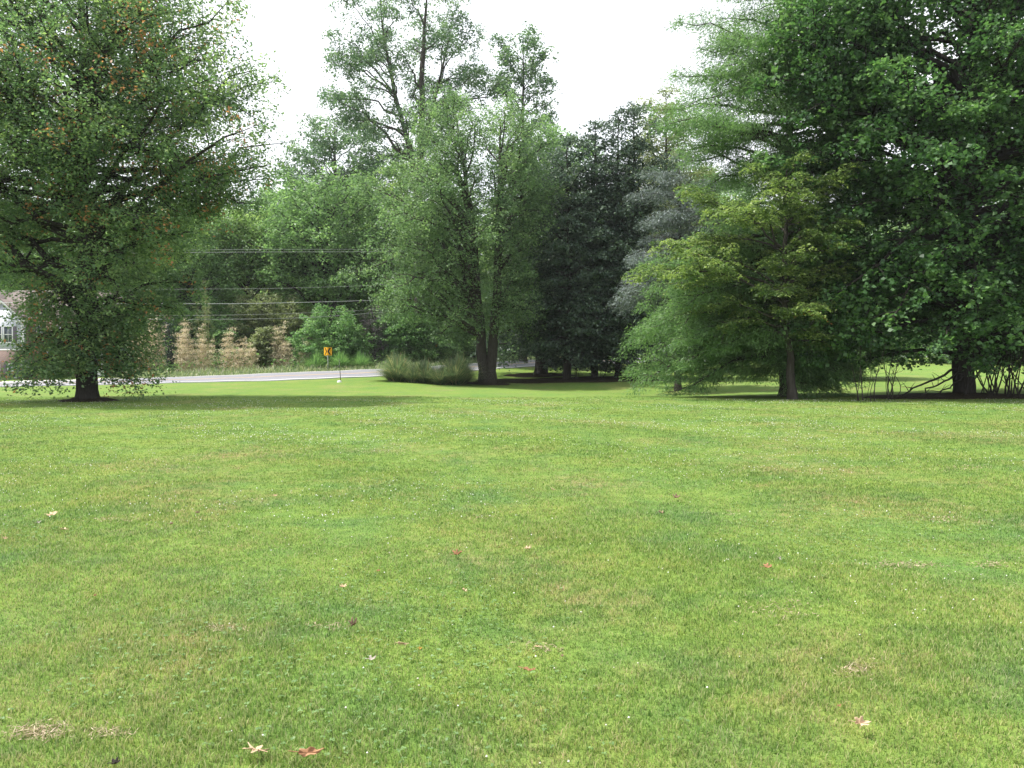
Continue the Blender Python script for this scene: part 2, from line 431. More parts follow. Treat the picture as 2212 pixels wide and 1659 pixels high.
def tree(name, label, x2, Y, rows, leaf, bark='bark', tr=.35, nl=50, noff=8, cr=.9, flat=.45, dens=60, ll=.14, lw=.09,
         rise=(.2, .9), bow=(.06, .06), seed=0, group=None, stems=None, droop=.15, upb=.9, ff=.85, deadp=0., jag=.15, cat='tree', needle=False, tip_only=.3, zbase=None, flare=1.5, twigs=True, topfill=True, we=.75, rj=.22, skirt=None):
    r = np.random.default_rng(seed + 1000)
    px0 = x2 * S; X0 = PX(px0, Y); Z0 = tz(X0, Y) if zbase is None else zbase
    k = Y / F_ * S
    yb = (HOR + (EYE - Z0) * F_ / Y) / S           # where the foot stands, in the same units as rows
    rows = sorted(rows, key=lambda q: -q[0])
    hs = np.array([(yb - q[0]) * k for q in rows]); RL = np.array([max(.15, (x2 - q[1]) * k) for q in rows]); RR = np.array([max(.15, (q[2] - x2) * k) for q in rows])
    H = hs[-1]; h0 = hs[0]
    root = thing(name, label, cat, (X0, Y, Z0), group)
    def env(h, th):
        c = math.cos(th); l = np.interp(h, hs, RL); g = np.interp(h, hs, RR); f = ff * .5 * (l + g)
        q = abs(c) ** 1.3; return f * (1 - q) + (g if c > 0 else l) * q
    if stems is None:
        stems = [[(0, 0, -.25, tr * flare), (0, 0, .25, tr * 1.18), (r.normal(0, .05), 0, H * .12, tr), (r.normal(0, .15), r.normal(0, .15), H * .45, tr * .68), (r.normal(0, .2), r.normal(0, .2), H * .75, tr * .36), (0, 0, H * .97, .03)]]
    tb = Buf()
    SP = []
    for st in stems:
        st = np.array(st, float)
        zz = np.linspace(st[0, 2], st[-1, 2], 16)
        zz = np.sort(np.concatenate([zz, [st[0, 2] + .12, st[0, 2] + .35, st[0, 2] + .7]]))
        P = np.stack([np.interp(zz, st[:, 2], st[:, 0]), np.interp(zz, st[:, 2], st[:, 1]), zz], -1)
        ks = np.ones(3) / 3
        for a in (0, 1): P[1:-1, a] = np.convolve(P[:, a], ks, 'valid')
        P[3:-1, :2] += r.normal(0, tr * .12, (len(P) - 4, 2))
        R = np.interp(zz, st[:, 2], st[:, 3])
        tube(tb, P, R, 10)
        SP.append((P, R))
    def stem_at(si, z):
        P, R = SP[si]; z = np.clip(z, P[0, 2], P[-1, 2])
        return np.array([np.interp(z, P[:, 2], P[:, 0]), np.interp(z, P[:, 2], P[:, 1]), z]), float(np.interp(z, P[:, 2], R))
    # stratified tip heights weighted by radius
    hh = np.linspace(h0, H, 200); wgt = np.interp(hh, hs, (RL + RR) / 2) ** we + .1; cdf = np.cumsum(wgt); cdf /= cdf[-1]
    C = []; CR = []; CO = []
    nsk = skirt[0] if skirt else 0
    for i in range(nl + nsk):
        u = (i + r.random()) / nl; ht = float(np.interp(min(u, 1), cdf, hh)); th = i * 2.39996 + r.normal(0, .25)
        if i >= nl: ht = float((yb - r.uniform(skirt[1], skirt[2])) * k)
        R = env(ht, th) * (1 + r.normal(0, jag)); R = max(R, .25)
        q = (ht - h0) / max(H - h0, .1)
        rs = rise[0] + (rise[1] - rise[0]) * q + r.normal(0, rj)
        si = 0
        if len(stems) > 1:
            si = int(np.argmin([abs(stem_at(s, ht)[0][0] - R * math.cos(th)) + r.random() * .6 for s in range(len(stems))]))
        hs_ = ht - rs * R
        lo = max(.35, min(h0, H * .2) * .8); hi = H * .95
        hs_ = min(max(hs_, lo), hi)
        p0, rr = stem_at(si, hs_)
        p1 = np.array([R * math.cos(th), R * math.sin(th), ht])
        L = np.linalg.norm(p1 - p0)
        bw = bow[0] + (bow[1] - bow[0]) * q
        P = curve(p0, p1, bw, 7, r.normal(0, .06), r)
        r0 = min(rr * .6, .012 + .022 * L)
        tube(tb, P, np.linspace(r0, .012, 7), 5, cap=False)
        no = max(2, int(noff * min(1.6, L / (np.mean(RL + RR) / 2 + .01))))
        for j in range(no):
            s = tip_only + (1 - tip_only) * (j + r.random()) / no
            a = np.array([np.interp(s * 6, range(7), P[:, c]) for c in range(3)])
            d = norm((P[-1] - P[0])[None])[0]; sd = 1 if (j % 2) else -1
            side = norm(np.array([[-d[1], d[0], 0]]))[0]
            ln = L * .38 * (1.15 - s) ** .7 * r.uniform(.6, 1.15) + .2
            e = a + (d * .55 + side * sd * r.uniform(.5, 1) + np.array([0, 0, r.normal(.03, .16)])) * ln
            if twigs: tube(tb, curve(a, e, bw, 4, 0, None), np.linspace(max(.009, r0 * .35 * (1.2 - s)), .005, 4), 4, cap=False)
            nc = max(1, int(round(ln / (cr * 1.0))))
            for q2 in range(nc):
                f = (q2 + .6) / nc
                C.append(a + (e - a) * f + r.normal(0, .08 * cr, 3)); CR.append(cr * r.uniform(.6, 1.25) * (.75 if s > .9 else 1)); CO.append(d)
        C.append(P[-1]); CR.append(cr * r.uniform(.5, .9)); CO.append(norm((P[-1] - P[0])[None])[0])
    if topfill:
        for s in range(len(stems)):
            for q in range(5):
                p, _ = stem_at(s, H * (.8 + .04 * q)); C.append(p + r.normal(0, .2 * cr, 3)); CR.append(cr * .6); CO.append(np.array([0, 0, 1.]))
    C = np.array(C); CR = np.array(CR); CO = np.array(CO)
    ok = C[:, 2] > .25; C, CR, CO = C[ok], CR[ok], CO[ok]
    cnt = np.maximum(4, (dens * (CR / cr) ** 2 * r.uniform(.6, 1.3, len(CR))).astype(int))
    idx = np.repeat(np.arange(len(C)), cnt); n = len(idx)
    v = norm(r.normal(0, 1, (n, 3))) * (r.random(n) ** .45)[:, None]
    if not needle:                                # leaves sit in tufts round the twig ends, with gaps between
        ns = 7; sub = norm(r.normal(0, 1, (len(C), ns, 3))) * (r.random((len(C), ns, 1)) ** .4)
        pick = r.integers(0, ns, n); v = sub[idx, pick] + r.normal(0, .19, (n, 3)); subt = r.normal(0, .09, (len(C), ns))[idx, pick]
    else: subt = 0
    rad2 = v[:, 0] ** 2 + v[:, 1] ** 2
    P = C[idx] + v * CR[idx][:, None] * np.array([1, 1, flat])[None]
    P[:, 2] -= droop * rad2 * CR[idx]
    P[:, 2] = np.maximum(P[:, 2], .12)
    ct = r.normal(0, .16, len(C)); dead = r.random(len(C)) < deadp
    tn = np.clip(.47 + ct[idx] + subt + r.normal(0, .17, n), 0, .93)
    dl = dead[idx] & (r.random(n) < .45); tn = np.where(dl, 1.0, tn)
    Nn = norm(np.array([0, 0, upb])[None] + r.normal(0, .6, (n, 3)) + v * .3)
    if needle:
        A = norm(CO[idx] * .5 + v * .9 + r.normal(0, .35, (n, 3)) - np.array([0, 0, needle])[None])
    else:
        A = r.normal(0, 1, (n, 3))
    lb = Buf()
    sz = r.uniform(.65, 1.3, n)
    leaves(lb, P, Nn, A, ll * sz, lw * sz, tn)
    build('trunk', tb, M[bark], root, smooth=True)
    build('crown', lb, M[leaf], root)
    return root

def dup_tree(root, x2, Y, label, group, scale=1., rz=0.):
    X0 = PX(x2 * S, Y)
    c = root.copy(); COL.objects.link(c); c.location = (X0, Y, tz(X0, Y)); c.rotation_euler = (0, 0, rz); c.scale = (scale,) * 3
    c['label'] = label
    if group: c['group'] = group
    elif 'group' in c: del c['group']
    for ch in root.children:
        d = ch.copy(); COL.objects.link(d); d.parent = c
    return c

# --- big pin oak at left
tree('oak_tree', 'big green oak with orange dead leaf tufts and low skirt, leftmost on the lawn', 188, 33,
     [(835, 75, 300), (800, 45, 325), (760, 60, 320), (720, 90, 315), (690, 90, 345), (655, 60, 395), (630, -20, 410), (600, -120, 430), (520, -170, 455), (430, -200, 550), (340, -220, 590), (250, -220, 590), (150, -200, 570), (60, -150, 515), (-50, -80, 440), (-160, 20, 340), (-240, 130, 240)],
     'oak', 'barkdark', tr=.36, nl=132, noff=8, cr=.92, flat=.85, dens=125, ll=.135, lw=.08, rise=(-.5, 1.15), bow=(.10, .03), seed=1, deadp=.09, droop=.2, ff=.72, we=.45, jag=.10, skirt=(40, 650, 835), flare=1.75)
# --- twin-trunk airy tree in the middle
tree('twin_trunk_tree', 'airy light green tree on two forked grey trunks beside the tall grass clumps', 1052, 58,
     [(700, 920, 1140), (650, 850, 1150), (600, 815, 1140), (520, 800, 1150), (450, 825, 1165), (380, 840, 1190), (320, 860, 1180), (260, 890, 1150), (220, 930, 1120), (195, 960, 1095)],
     'locust', 'bark', tr=.42, nl=112, noff=8, cr=1.15, flat=.6, dens=98, ll=.175, lw=.10, rise=(.05, .95), bow=(.16, .08), seed=2, droop=.6, skirt=(8, 640, 730), flare=1.4, jag=.14,
     stems=[[(-.15, 0, -.3, .62), (-.18, 0, .6, .45), (-.45, .1, 3, .36), (-.7, .2, 7, .28), (-1.0, .3, 12, .2), (-2.2, 0, 19.0, .04)],
            [(.22, -.05, -.3, .60), (.25, -.05, .6, .42), (.5, 0, 3, .36), (.75, 0, 8, .30), (.9, .1, 13, .2), (1.0, .2, 19, .04)]])
# --- tall open crowned trees behind
tree('tall_open_tree', 'tallest open crowned tree against the white sky, upper middle', 905, 79,
     [(420, 840, 980), (340, 800, 960), (270, 755, 985), (230, 722, 1000), (180, 722, 1042), (120, 745, 1045), (60, 770, 1000), (10, 765, 990), (-40, 840, 950), (-60, 880, 930)],
     'tall', 'bark', tr=.45, nl=68, noff=6, cr=1.4, flat=.7, dens=120, ll=.24, lw=.14, rise=(.15, .7), bow=(.10, .08), seed=34, droop=.3, tip_only=.5, jag=.22,
     stems=[[(0, 0, -.3, .6), (0, 0, 18, .36), (.3, 0, 24, .3), (.6, .3, 31, .2), (.8, .5, 38, .04)], [(0, 0, -.2, .58), (0, 0, 18, .34), (-1.6, -.4, 24, .2), (-3.2, -.8, 31, .12), (-3.6, -.8, 36, .03)], [(0, 0, -.1, .57), (0, 0, 20, .3), (1.6, .6, 26, .16), (3.2, .8, 33.5, .03)]])
tree('tall_open_tree', 'narrow tall tree with a loose rounded tip, right of the tallest open crowned tree', 1130, 82,
     [(420, 1060, 1230), (320, 1070, 1220), (262, 1080, 1195), (225, 1095, 1190), (205, 1080, 1200), (160, 1058, 1200), (110, 1062, 1190), (80, 1085, 1160), (66, 1110, 1145)],
     'tall', 'bark', tr=.4, nl=40, noff=6, cr=1.1, flat=.75, dens=66, ll=.27, lw=.16, rise=(.2, .8), seed=5, droop=.3, jag=.2, tip_only=.4)
tree('roadside_wood_tree', 'green rounded tree just right of the narrow tall tree, behind the dark trees', 1195, 78,
     [(700, 1100, 1290), (560, 1090, 1300), (430, 1100, 1290), (340, 1120, 1265), (290, 1150, 1240), (262, 1180, 1215)],
     'wood', 'bark', flat=.7, tr=.35, nl=60, cr=1.3, dens=56, ll=.28, lw=.17, rise=(.2, .9), seed=6)
tree('roadside_wood_tree', 'large round tree with dark trunk behind the road, above the chevron sign', 708, 84,
     [(655, 600, 830), (600, 570, 850), (520, 560, 860), (460, 575, 850), (410, 610, 830), (370, 650, 790)],
     'wood', 'barkdark', flat=.7, tr=.4, nl=80, cr=1.35, dens=60, ll=.3, lw=.18, rise=(.2, .8), seed=7)
tree('roadside_wood_tree', 'pale hazy double topped tree left of the tallest open crowned tree', 725, 98,
     [(560, 600, 860), (450, 600, 850), (360, 620, 850), (310, 635, 845), (270, 665, 820), (250, 690, 740)],
     'tall', 'bark', tr=.4, nl=70, cr=1.5, dens=56, ll=.33, lw=.2, rise=(.3, .9), seed=8, jag=.22)
tree('roadside_wood_tree', 'tree behind the airy twin trunk tree, left side', 880, 88,
     [(700, 780, 980), (560, 770, 990), (440, 790, 980), (360, 820, 950), (325, 860, 910)],
     'wood2', 'bark', tr=.35, nl=60, cr=1.4, dens=56, ll=.3, lw=.19, rise=(.2, .9), seed=9)
tree('roadside_wood_tree', 'slender tree with grey trunk showing, right of the big oak', 535, 84,
     [(600, 470, 610), (540, 455, 610), (490, 470, 600), (455, 500, 575)],
     'wood2', 'bark', tr=.28, nl=42, cr=1.2, dens=54, ll=.28, lw=.17, rise=(.5, 1.0), seed=10)
tree('roadside_wood_tree', 'dim bluish tree behind the slender grey trunked one', 585, 104,
     [(620, 480, 700), (520, 480, 690), (440, 520, 660), (400, 560, 620)],
     'tall', 'bark', tr=.3, nl=50, cr=1.6, dens=50, ll=.36, lw=.22, rise=(.3, .9), seed=11)
tree('roadside_wood_tree', 'bright green tree seen through the right side of the oak', 415, 80,
     [(680, 310, 520), (600, 290, 530), (520, 290, 525), (450, 330, 500), (415, 370, 470)],
     'wood', 'barkdark', flat=.7, tr=.3, nl=62, cr=1.3, dens=56, ll=.27, lw=.17, rise=(.2, .9), seed=12)
tree('roadside_wood_tree', 'green tree beside the house roof, behind the oak trunk', 285, 78,
     [(700, 190, 380), (600, 170, 390), (500, 190, 370), (430, 230, 340)],
     'wood2', 'bark', tr=.3, nl=55, cr=1.25, dens=54, ll=.27, lw=.17, rise=(.2, .9), seed=13)
tree('roadside_wood_tree', 'tree rising behind the house at the left edge', 60, 92,
     [(640, -60, 180), (560, -80, 200), (480, -60, 180), (420, 0, 130)],
     'wood', 'bark', flat=.7, tr=.3, nl=55, cr=1.4, dens=50, ll=.3, lw=.19, rise=(.2, .9), seed=14)

# --- dark row
DG = 'dark trees in a row in front of the road'
tree('dark_shade_tree', 'dark tree on the thickest flared trunk, left end of the dark row', 1168, 67,
     [(790, 1080, 1240), (760, 1060, 1260), (700, 1050, 1290), (600, 1060, 1280), (500, 1080, 1270), (420, 1100, 1250), (350, 1120, 1230), (300, 1150, 1200)],
     'dark', 'barkdark', tr=.5, nl=78, cr=1.25, flat=.3, dens=60, ll=.25, lw=.14, rise=(-.25, .7), rj=.12, seed=20, droop=.4, group=DG, flare=1.7)
tree('dark_shade_tree', 'second dark tree of the row, beside the thickest flared trunk', 1225, 61,
     [(790, 1150, 1300), (700, 1120, 1330), (560, 1130, 1330), (440, 1150, 1310), (350, 1190, 1290), (290, 1220, 1260)],
     'dark', 'barkdark', tr=.28, nl=72, cr=1.1, flat=.3, dens=60, ll=.24, lw=.13, rise=(-.25, .7), rj=.12, seed=21, droop=.4, group=DG)
tree('dark_shade_tree', 'middle dark tree of the row with a pointed top', 1284, 61.5,
     [(795, 1200, 1350), (700, 1190, 1380), (560, 1200, 1380), (440, 1210, 1360), (340, 1240, 1330), (270, 1275, 1305), (248, 1285, 1295)],
     'dark', 'barkdark', tr=.24, nl=72, cr=1.1, flat=.3, dens=60, ll=.24, lw=.13, rise=(-.25, .7), rj=.12, seed=22, droop=.4, group=DG)
tree('dark_shade_tree', 'fourth dark tree of the row, left of the silvery cedar', 1335, 62,
     [(792, 1260, 1410), (700, 1250, 1440), (560, 1250, 1430), (440, 1270, 1410), (340, 1300, 1390), (240, 1325, 1355)],
     'dark', 'barkdark', tr=.24, nl=72, cr=1.1, flat=.38, dens=60, ll=.24, lw=.13, rise=(-.1, .8), seed=23, droop=.4, group=DG)
tree('dark_shade_tree', 'dark tree standing half behind the silvery cedar, right end of the row', 1368, 63,
     [(780, 1320, 1440), (700, 1290, 1480), (560, 1290, 1480), (440, 1310, 1470), (340, 1350, 1440), (260, 1380, 1430), (225, 1400, 1420)],
     'dark', 'barkdark', tr=.26, nl=64, cr=1.15, flat=.4, dens=60, ll=.24, lw=.13, rise=(-.1, .8), seed=24, droop=.4, group=DG)
tree('bronze_tipped_tree', 'tree with bronze tinted pointed top rising above the dark row', 1435, 76,
     [(700, 1340, 1560), (500, 1330, 1560), (380, 1340, 1540), (300, 1370, 1510), (240, 1395, 1480), (200, 1420, 1450), (182, 1432, 1440)],
     'olive', 'bark', tr=.35, nl=74, cr=1.25, flat=.5, dens=60, ll=.27, lw=.15, rise=(.2, 1.0), seed=25)
# --- silvery cedar
tree('silver_cedar', 'silvery blue grey cedar with flat drooping boughs in front of the dark row', 1465, 50,
     [(680, 1312, 1600), (640, 1305, 1600), (585, 1320, 1600), (560, 1390, 1560), (510, 1335, 1590), (480, 1330, 1590), (450, 1400, 1550), (415, 1350, 1560), (380, 1390, 1540), (345, 1420, 1510), (318, 1455, 1475)],
     'cedar', 'bark', tr=.2, nl=33, noff=16, cr=.62, flat=.2, dens=90, ll=.19, lw=.042, rise=(-.12, .3), bow=(.13, .08), seed=26, droop=.9, needle=.45, upb=1.2, tip_only=.2, jag=.2, rj=.08)
# --- feathery cypress
tree('feathery_cypress', 'tall feathery light green cypress with boughs sweeping to the ground', 1697, 39,
     [(845, 1400, 1800), (790, 1385, 1830), (740, 1400, 1840), (690, 1368, 1850), (620, 1405, 1860), (560, 1465, 1860), (500, 1520, 1870), (420, 1510, 1880), (340, 1480, 1880), (270, 1430, 1880), (180, 1475, 1870), (90, 1490, 1860), (0, 1515, 1840), (-120, 1560, 1800), (-240, 1660, 1730)],
     'cypress', 'bark', tr=.26, nl=190, noff=12, cr=.78, flat=.5, dens=120, ll=.20, lw=.034, rise=(-.3, .45), bow=(.08, .04), seed=27, droop=.6, needle=.5, upb=.6, flare=1.8, jag=.14, we=.5, ff=.65, rj=.1, skirt=(46, 690, 850))
# --- dogwood
tree('layered_dogwood', 'small yellow green dogwood with layered boughs and slim leaning trunk', 1712, 35,
     [(745, 1520, 1790), (690, 1475, 1800), (640, 1480, 1800), (590, 1450, 1800), (540, 1440, 1800), (480, 1470, 1800), (420, 1500, 1800), (375, 1540, 1795), (345, 1600, 1770)],
     'dogwood', 'bark', tr=.16, nl=50, noff=10, cr=.56, flat=.2, dens=110, ll=.12, lw=.07, rise=(.0, .5), bow=(.10, .08), seed=28, droop=.45, upb=1.3, deadp=.008, jag=.24, rj=.1, ff=.55,
     stems=[[(.02, 0, -.2, .3), (0, 0, .3, .2), (-.12, 0, 2, .15), (-.45, 0, 4.5, .12), (-.35, .1, 7, .09), (-.3, .1, 10, .03)]])
# --- tulip tree at right
tree('tulip_tree', 'huge dark broad leaved tree with stout black trunk at the right', 2083, 36,
     [(805, 1880, 2280), (770, 1770, 2330), (740, 1730, 2360), (690, 1700, 2400), (640, 1690, 2420), (580, 1740, 2440), (500, 1770, 2450), (420, 1740, 2460), (330, 1670, 2480), (230, 1645, 2480), (120, 1660, 2460), (0, 1680, 2440), (-120, 1740, 2400), (-240, 1820, 2340), (-340, 1940, 2240)],
     'tulip', 'barkdark', tr=.4, nl=175, noff=9, cr=.85, flat=.6, dens=64, ll=.19, lw=.16, rise=(-.35, .95), bow=(.10, .03), seed=29, droop=.4, flare=1.3, jag=.13, ff=.62, skirt=(26, 650, 780))
tree('tulip_tree', 'dark broad leaved tree whose crown fills the far right edge', 2420, 40,
     [(800, 2160, 2650), (760, 2120, 2700), (640, 2090, 2750), (480, 2080, 2760), (300, 2090, 2750), (100, 2110, 2700), (-100, 2180, 2620), (-260, 2300, 2500)],
     'tulip', 'barkdark', tr=.4, nl=90, noff=8, cr=1.0, flat=.55, dens=56, ll=.22, lw=.18, rise=(-.2, .9), bow=(.1, .03), seed=30, droop=.3)

tree('small_shade_tree', 'small low crowned dark tree seen under the boughs, between the dogwood and the bare stems', 1830, 62,
     [(792, 1770, 1900), (765, 1735, 1935), (700, 1730, 1940), (620, 1750, 1920), (560, 1790, 1880)],
     'wood', 'barkdark', tr=.2, nl=60, cr=.9, flat=.5, dens=60, ll=.2, lw=.12, rise=(-.1, .7), seed=61, droop=.4, skirt=(14, 730, 795))
tree('small_shade_tree', 'small round tree seen far behind the stout trunk at right', 2150, 90,
     [(780, 2040, 2260), (740, 2020, 2290), (660, 2030, 2280), (600, 2080, 2220)],
     'wood', 'barkdark', tr=.22, nl=56, cr=1.2, flat=.6, dens=56, ll=.28, lw=.17, rise=(0, .7), seed=62, skirt=(12, 730, 785))
tree('small_shade_tree', 'small tree by the far road, left of the stout trunk', 1990, 96,
     [(772, 1920, 2060), (740, 1900, 2080), (660, 1910, 2080), (610, 1950, 2040)],
     'wood', 'barkdark', tr=.22, nl=50, cr=1.2, flat=.6, dens=56, ll=.28, lw=.17, rise=(0, .7), seed=63)
# --- woods far beyond, copies of two kinds
wa = tree('far_wood_tree', 'hazy green tree in the wood far beyond the road', 640, 128,
     [(755, 550, 730), (690, 530, 745), (600, 520, 760), (500, 530, 750), (430, 570, 710), (390, 610, 670)],
     'wood', 'bark', flat=.7, tr=.3, nl=50, cr=2.0, dens=50, ll=.5, lw=.32, rise=(.2, .9), seed=40, group='trees in the far wood', twigs=False)
wb = tree('far_wood_tree', 'hazy green tree in the wood far beyond the road', 480, 134,
     [(755, 405, 565), (700, 395, 575), (600, 390, 580), (500, 400, 570), (440, 440, 530)],
     'wood2', 'bark', tr=.3, nl=46, cr=1.9, dens=50, ll=.5, lw=.32, rise=(.2, .9), seed=41, group='trees in the far wood', twigs=False)
rr = random.Random(5)
for k in range(12):
    x2 = 1450 + k * 90 + rr.uniform(-15, 15)
    dup_tree(wa if rr.random() < .5 else wb, x2, rr.uniform(134, 142) , 'hazy green tree in the wood far beyond the road', 'trees in the far wood', rr.uniform(.85, 1.1), rr.uniform(0, 6.28))
for k in range(8):
    x2 = 740 + k * 85 + rr.uniform(-15, 15)
    dup_tree(wa if rr.random() < .5 else wb, x2, rr.uniform(108, 118) , 'hazy green tree in the wood far beyond the road', 'trees in the far wood', rr.uniform(.6, .8), rr.uniform(0, 6.28))
for k in range(34):
    x2 = -180 + k * 76 + rr.uniform(-20, 20); Yf = rr.uniform(118, 150)
    if 1000 > x2 > 380 and False: continue
    sc_ = rr.uniform(.8, 1.05) if x2 < 1300 else rr.uniform(.85, 1.2)
    if 560 < x2 < 680: sc_ *= .8
    Yf = Yf + (28 if x2 > 1500 else 0)
    dup_tree(wa if rr.random() < .6 else wb, x2, Yf, 'hazy green tree in the wood far beyond the road', 'trees in the far wood', sc_, rr.uniform(0, 6.28))

# --- bushes beyond the road
def bush(name, label, x2, Y, rows, leaf, seed, **kw):
    a = dict(tr=.07, nl=46, noff=6, cr=.55, flat=.6, dens=56, ll=.17, lw=.11, rise=(.5, 1.2), seed=seed, cat='bush', jag=.12, flare=1.1, tip_only=.3, bark='bark')
    a.update(kw)
    return tree(name, label, x2, Y, rows, leaf, **a)
bush('leafy_bush', 'bright green rounded bush right of the chevron sign', 715, 75.5, [(790, 650, 790), (740, 630, 800), (700, 640, 785), (672, 670, 760), (656, 690, 740)], 'bush', 50, nl=60)
bush('leafy_bush', 'bright yellow green bush between the chevron sign and the twin trunks', 875, 79, [(775, 820, 935), (720, 812, 945), (680, 825, 945), (655, 850, 920)], 'bush', 51, nl=60)
bush('leafy_bush', 'feathery pale green sapling behind the twin trunk tree', 940, 84, [(780, 900, 985), (700, 905, 980), (640, 915, 965), (612, 930, 950)], 'wood2', 52)
bush('leafy_bush', 'dark green bush low behind the tall grass clumps', 920, 80, [(785, 860, 1010), (740, 870, 1010), (700, 890, 990)], 'wood', 53)
bush('leafy_bush', 'green bush filling the gap behind the twin trunks', 1010, 84, [(780, 950, 1080), (720, 945, 1090), (650, 960, 1080), (600, 985, 1050)], 'wood', 54, nl=60)
bush('dead_bush', 'bare mauve grey bush between two bright green bushes', 810, 78, [(780, 785, 835), (720, 780, 840), (680, 790, 832), (658, 802, 822)], 'mauve', 55, nl=40, dens=30, lw=.04)
bush('olive_bush', 'tall olive green bush with brownish top behind the dry bamboo', 575, 79, [(780, 500, 650), (700, 485, 665), (650, 500, 650), (625, 530, 620)], 'olive', 56, nl=60)
bush('olive_bush', 'greyish olive bush left of the bright rounded bush', 650, 80, [(780, 600, 700), (720, 595, 705), (680, 615, 690), (665, 640, 680)], 'olive', 57)
bush('olive_bush', 'round olive green sapling among the dry bamboo', 570, 72.5, [(790, 552, 596), (755, 542, 604), (725, 548, 600), (708, 562, 588)], 'olive', 58, nl=40, cr=.4)
bush('leafy_bush', 'green bush under the right side of the oak', 270, 72, [(800, 225, 310), (740, 215, 320), (690, 230, 310), (665, 250, 290)], 'wood', 59)
bush('leafy_bush', 'green bush behind the leftmost dry bamboo', 345, 76, [(790, 290, 400), (720, 285, 410), (680, 310, 390)], 'wood', 60)
bush('leafy_bush', 'dark bush between the snag and the tall bamboo', 400, 77, [(790, 350, 460), (720, 345, 470), (670, 370, 450)], 'wood', 61)
bush('leafy_bush', 'dark bush behind the middle of the dry bamboo', 490, 77, [(790, 430, 550), (720, 430, 550), (680, 455, 530)], 'wood', 62)

# --- dry bamboo clumps: culms and papery tan leaves
def bamboo(label, x2, Y, top2, wid2, seed, leaf='tan', n=15, topsharp=1.):
    r = np.random.default_rng(seed); X0 = PX(x2 * S, Y); Z0 = tz(X0, Y); k = Y / F_ * S
    yb = (HOR + (EYE - Z0) * F_ / Y) / S; H = (yb - top2) * k * 1.3; R = wid2 * k / 2 * 1.05
    root = thing('bamboo_clump', label, 'bamboo', (X0, Y, Z0), 'dry bamboo clumps beyond the road')
    cb, lb = Buf(), Buf(); C = []; 
    for i in range(n):
        a = r.uniform(0, 6.28); b0 = R * .75 * r.random() ** .5; x, y = b0 * math.cos(a), b0 * math.sin(a) * .6
        h = H * (1 - .5 * topsharp * (b0 / max(R, .1))) * r.uniform(.72, 1.05); lean = r.normal(0, .06, 2) + np.array([x, y]) * .05
        t = np.linspace(0, 1, 8)
        P = np.stack([x + lean[0] * h * t ** 2, y + lean[1] * h * t ** 2, h * t - .05 * (1 - t)], -1)
        tube(cb, P, np.linspace(.018, .004, 8), 5)
        for s in np.arange(.12, 1.0, .42 / h):
            c = np.array([np.interp(s, t, P[:, q]) for q in range(3)])
            for q in range(2):
                C.append(c + r.normal(0, 1, 3) * np.array([.3, .3, .12]) * (1.25 - s * 1.0))
    C = np.array(C); cnt = 17; idx = np.repeat(np.arange(len(C)), cnt); m = len(idx)
    v = r.normal(0, .13, (m, 3)) * np.array([1, 1, .7]); P = C[idx] + v; P[:, 2] = np.maximum(P[:, 2], .05)
    tn = np.clip(.5 + r.normal(0, .15, len(C))[idx] + r.normal(0, .2, m), 0, 1)
    A = norm(v + np.array([0, 0, -.08]) + r.normal(0, .05, (m, 3)))
    leaves(lb, P, norm(r.normal(0, 1, (m, 3)) + np.array([0, 0, .6])), A, .16 * r.uniform(.6, 1.3, m), .035, tn)
    build('culms', cb, M['tanculm'], root); build('foliage', lb, M[leaf], root)
M['tanculm'] = plain('dry_culm', (.36, .30, .17), .7, .2, .2, 6)
for q in [('tan bamboo clump farthest left, half behind the oak skirt', 296, 69.5, 705, 44, 69),
          ('tan dry bamboo clump left of the dark snag, beside the oak skirt', 328, 69, 690, 62, 70),
          ('tan dry bamboo clump just right of the dark snag', 400, 69.5, 700, 52, 71),
          ('pale dry bamboo clump between the snag and the tall green bamboo stalks', 440, 70, 718, 62, 72),
          ('tan bushy bamboo clump at the middle of the row', 500, 70.2, 712, 60, 73),
          ('light tan bamboo clump left of the olive sapling', 528, 70.5, 730, 62, 74),
          ('sharply pointed tan bamboo clump right of the olive sapling', 608, 72, 700, 52, 76),
          ('tan bamboo clump lowest in the row, behind the olive sapling', 560, 73.5, 735, 50, 77),
          ('small tan bamboo clump standing nearest the chevron sign', 661, 73, 738, 30, 78)]:
    bamboo(*q, n=20, topsharp=1.5)
bamboo('two tall thin yellow green bamboo stalks above the tan clumps', 443, 71, 650, 26, 79, leaf='olive', n=5, topsharp=.3)

# dark broken snag
def snag():
    Y = 70; X0 = PX(366 * S, Y); Z0 = tz(X0, Y); root = thing('tree_snag', 'dark broken tree stump trunk wrapped in vines among the dry bamboo', 'tree stump', (X0, Y, Z0))
    b = Buf(); r = np.random.default_rng(3); t = np.linspace(0, 1, 14); H = 5.0
    P = np.stack([.12 * np.sin(t * 5) - .1 * t, .1 * np.cos(t * 4), H * t - .1], -1)
    tube(b, P, .30 - .07 * t + r.normal(0, .02, 14), 10); build('trunk', b, M['barkdark'], root, smooth=True)
    b = Buf(); n = 1500; z = r.random(n) * H; a = r.uniform(0, 6.28, n); rad = .3 + r.random(n) * .16
    P = np.stack([rad * np.cos(a), rad * np.sin(a), z], -1)
    leaves(b, P, norm(np.stack([np.cos(a), np.sin(a), np.full(n, .4)], -1) + r.normal(0, .3, (n, 3))), r.normal(0, 1, (n, 3)), .11, .09, r.random(n) * .6)
    build('vine_leaves', b, M['dark'], root)
    b = Buf(); n = 160; P = np.array([-.1, .0, H - .1]) + r.normal(0, .14, (n, 3))
    leaves(b, P, norm(r.normal(0, 1, (n, 3))), r.normal(0, 1, (n, 3)), .14, .07, np.clip(r.random(n), 0, .9))
    build('foliage', b, plain_leaf, root)
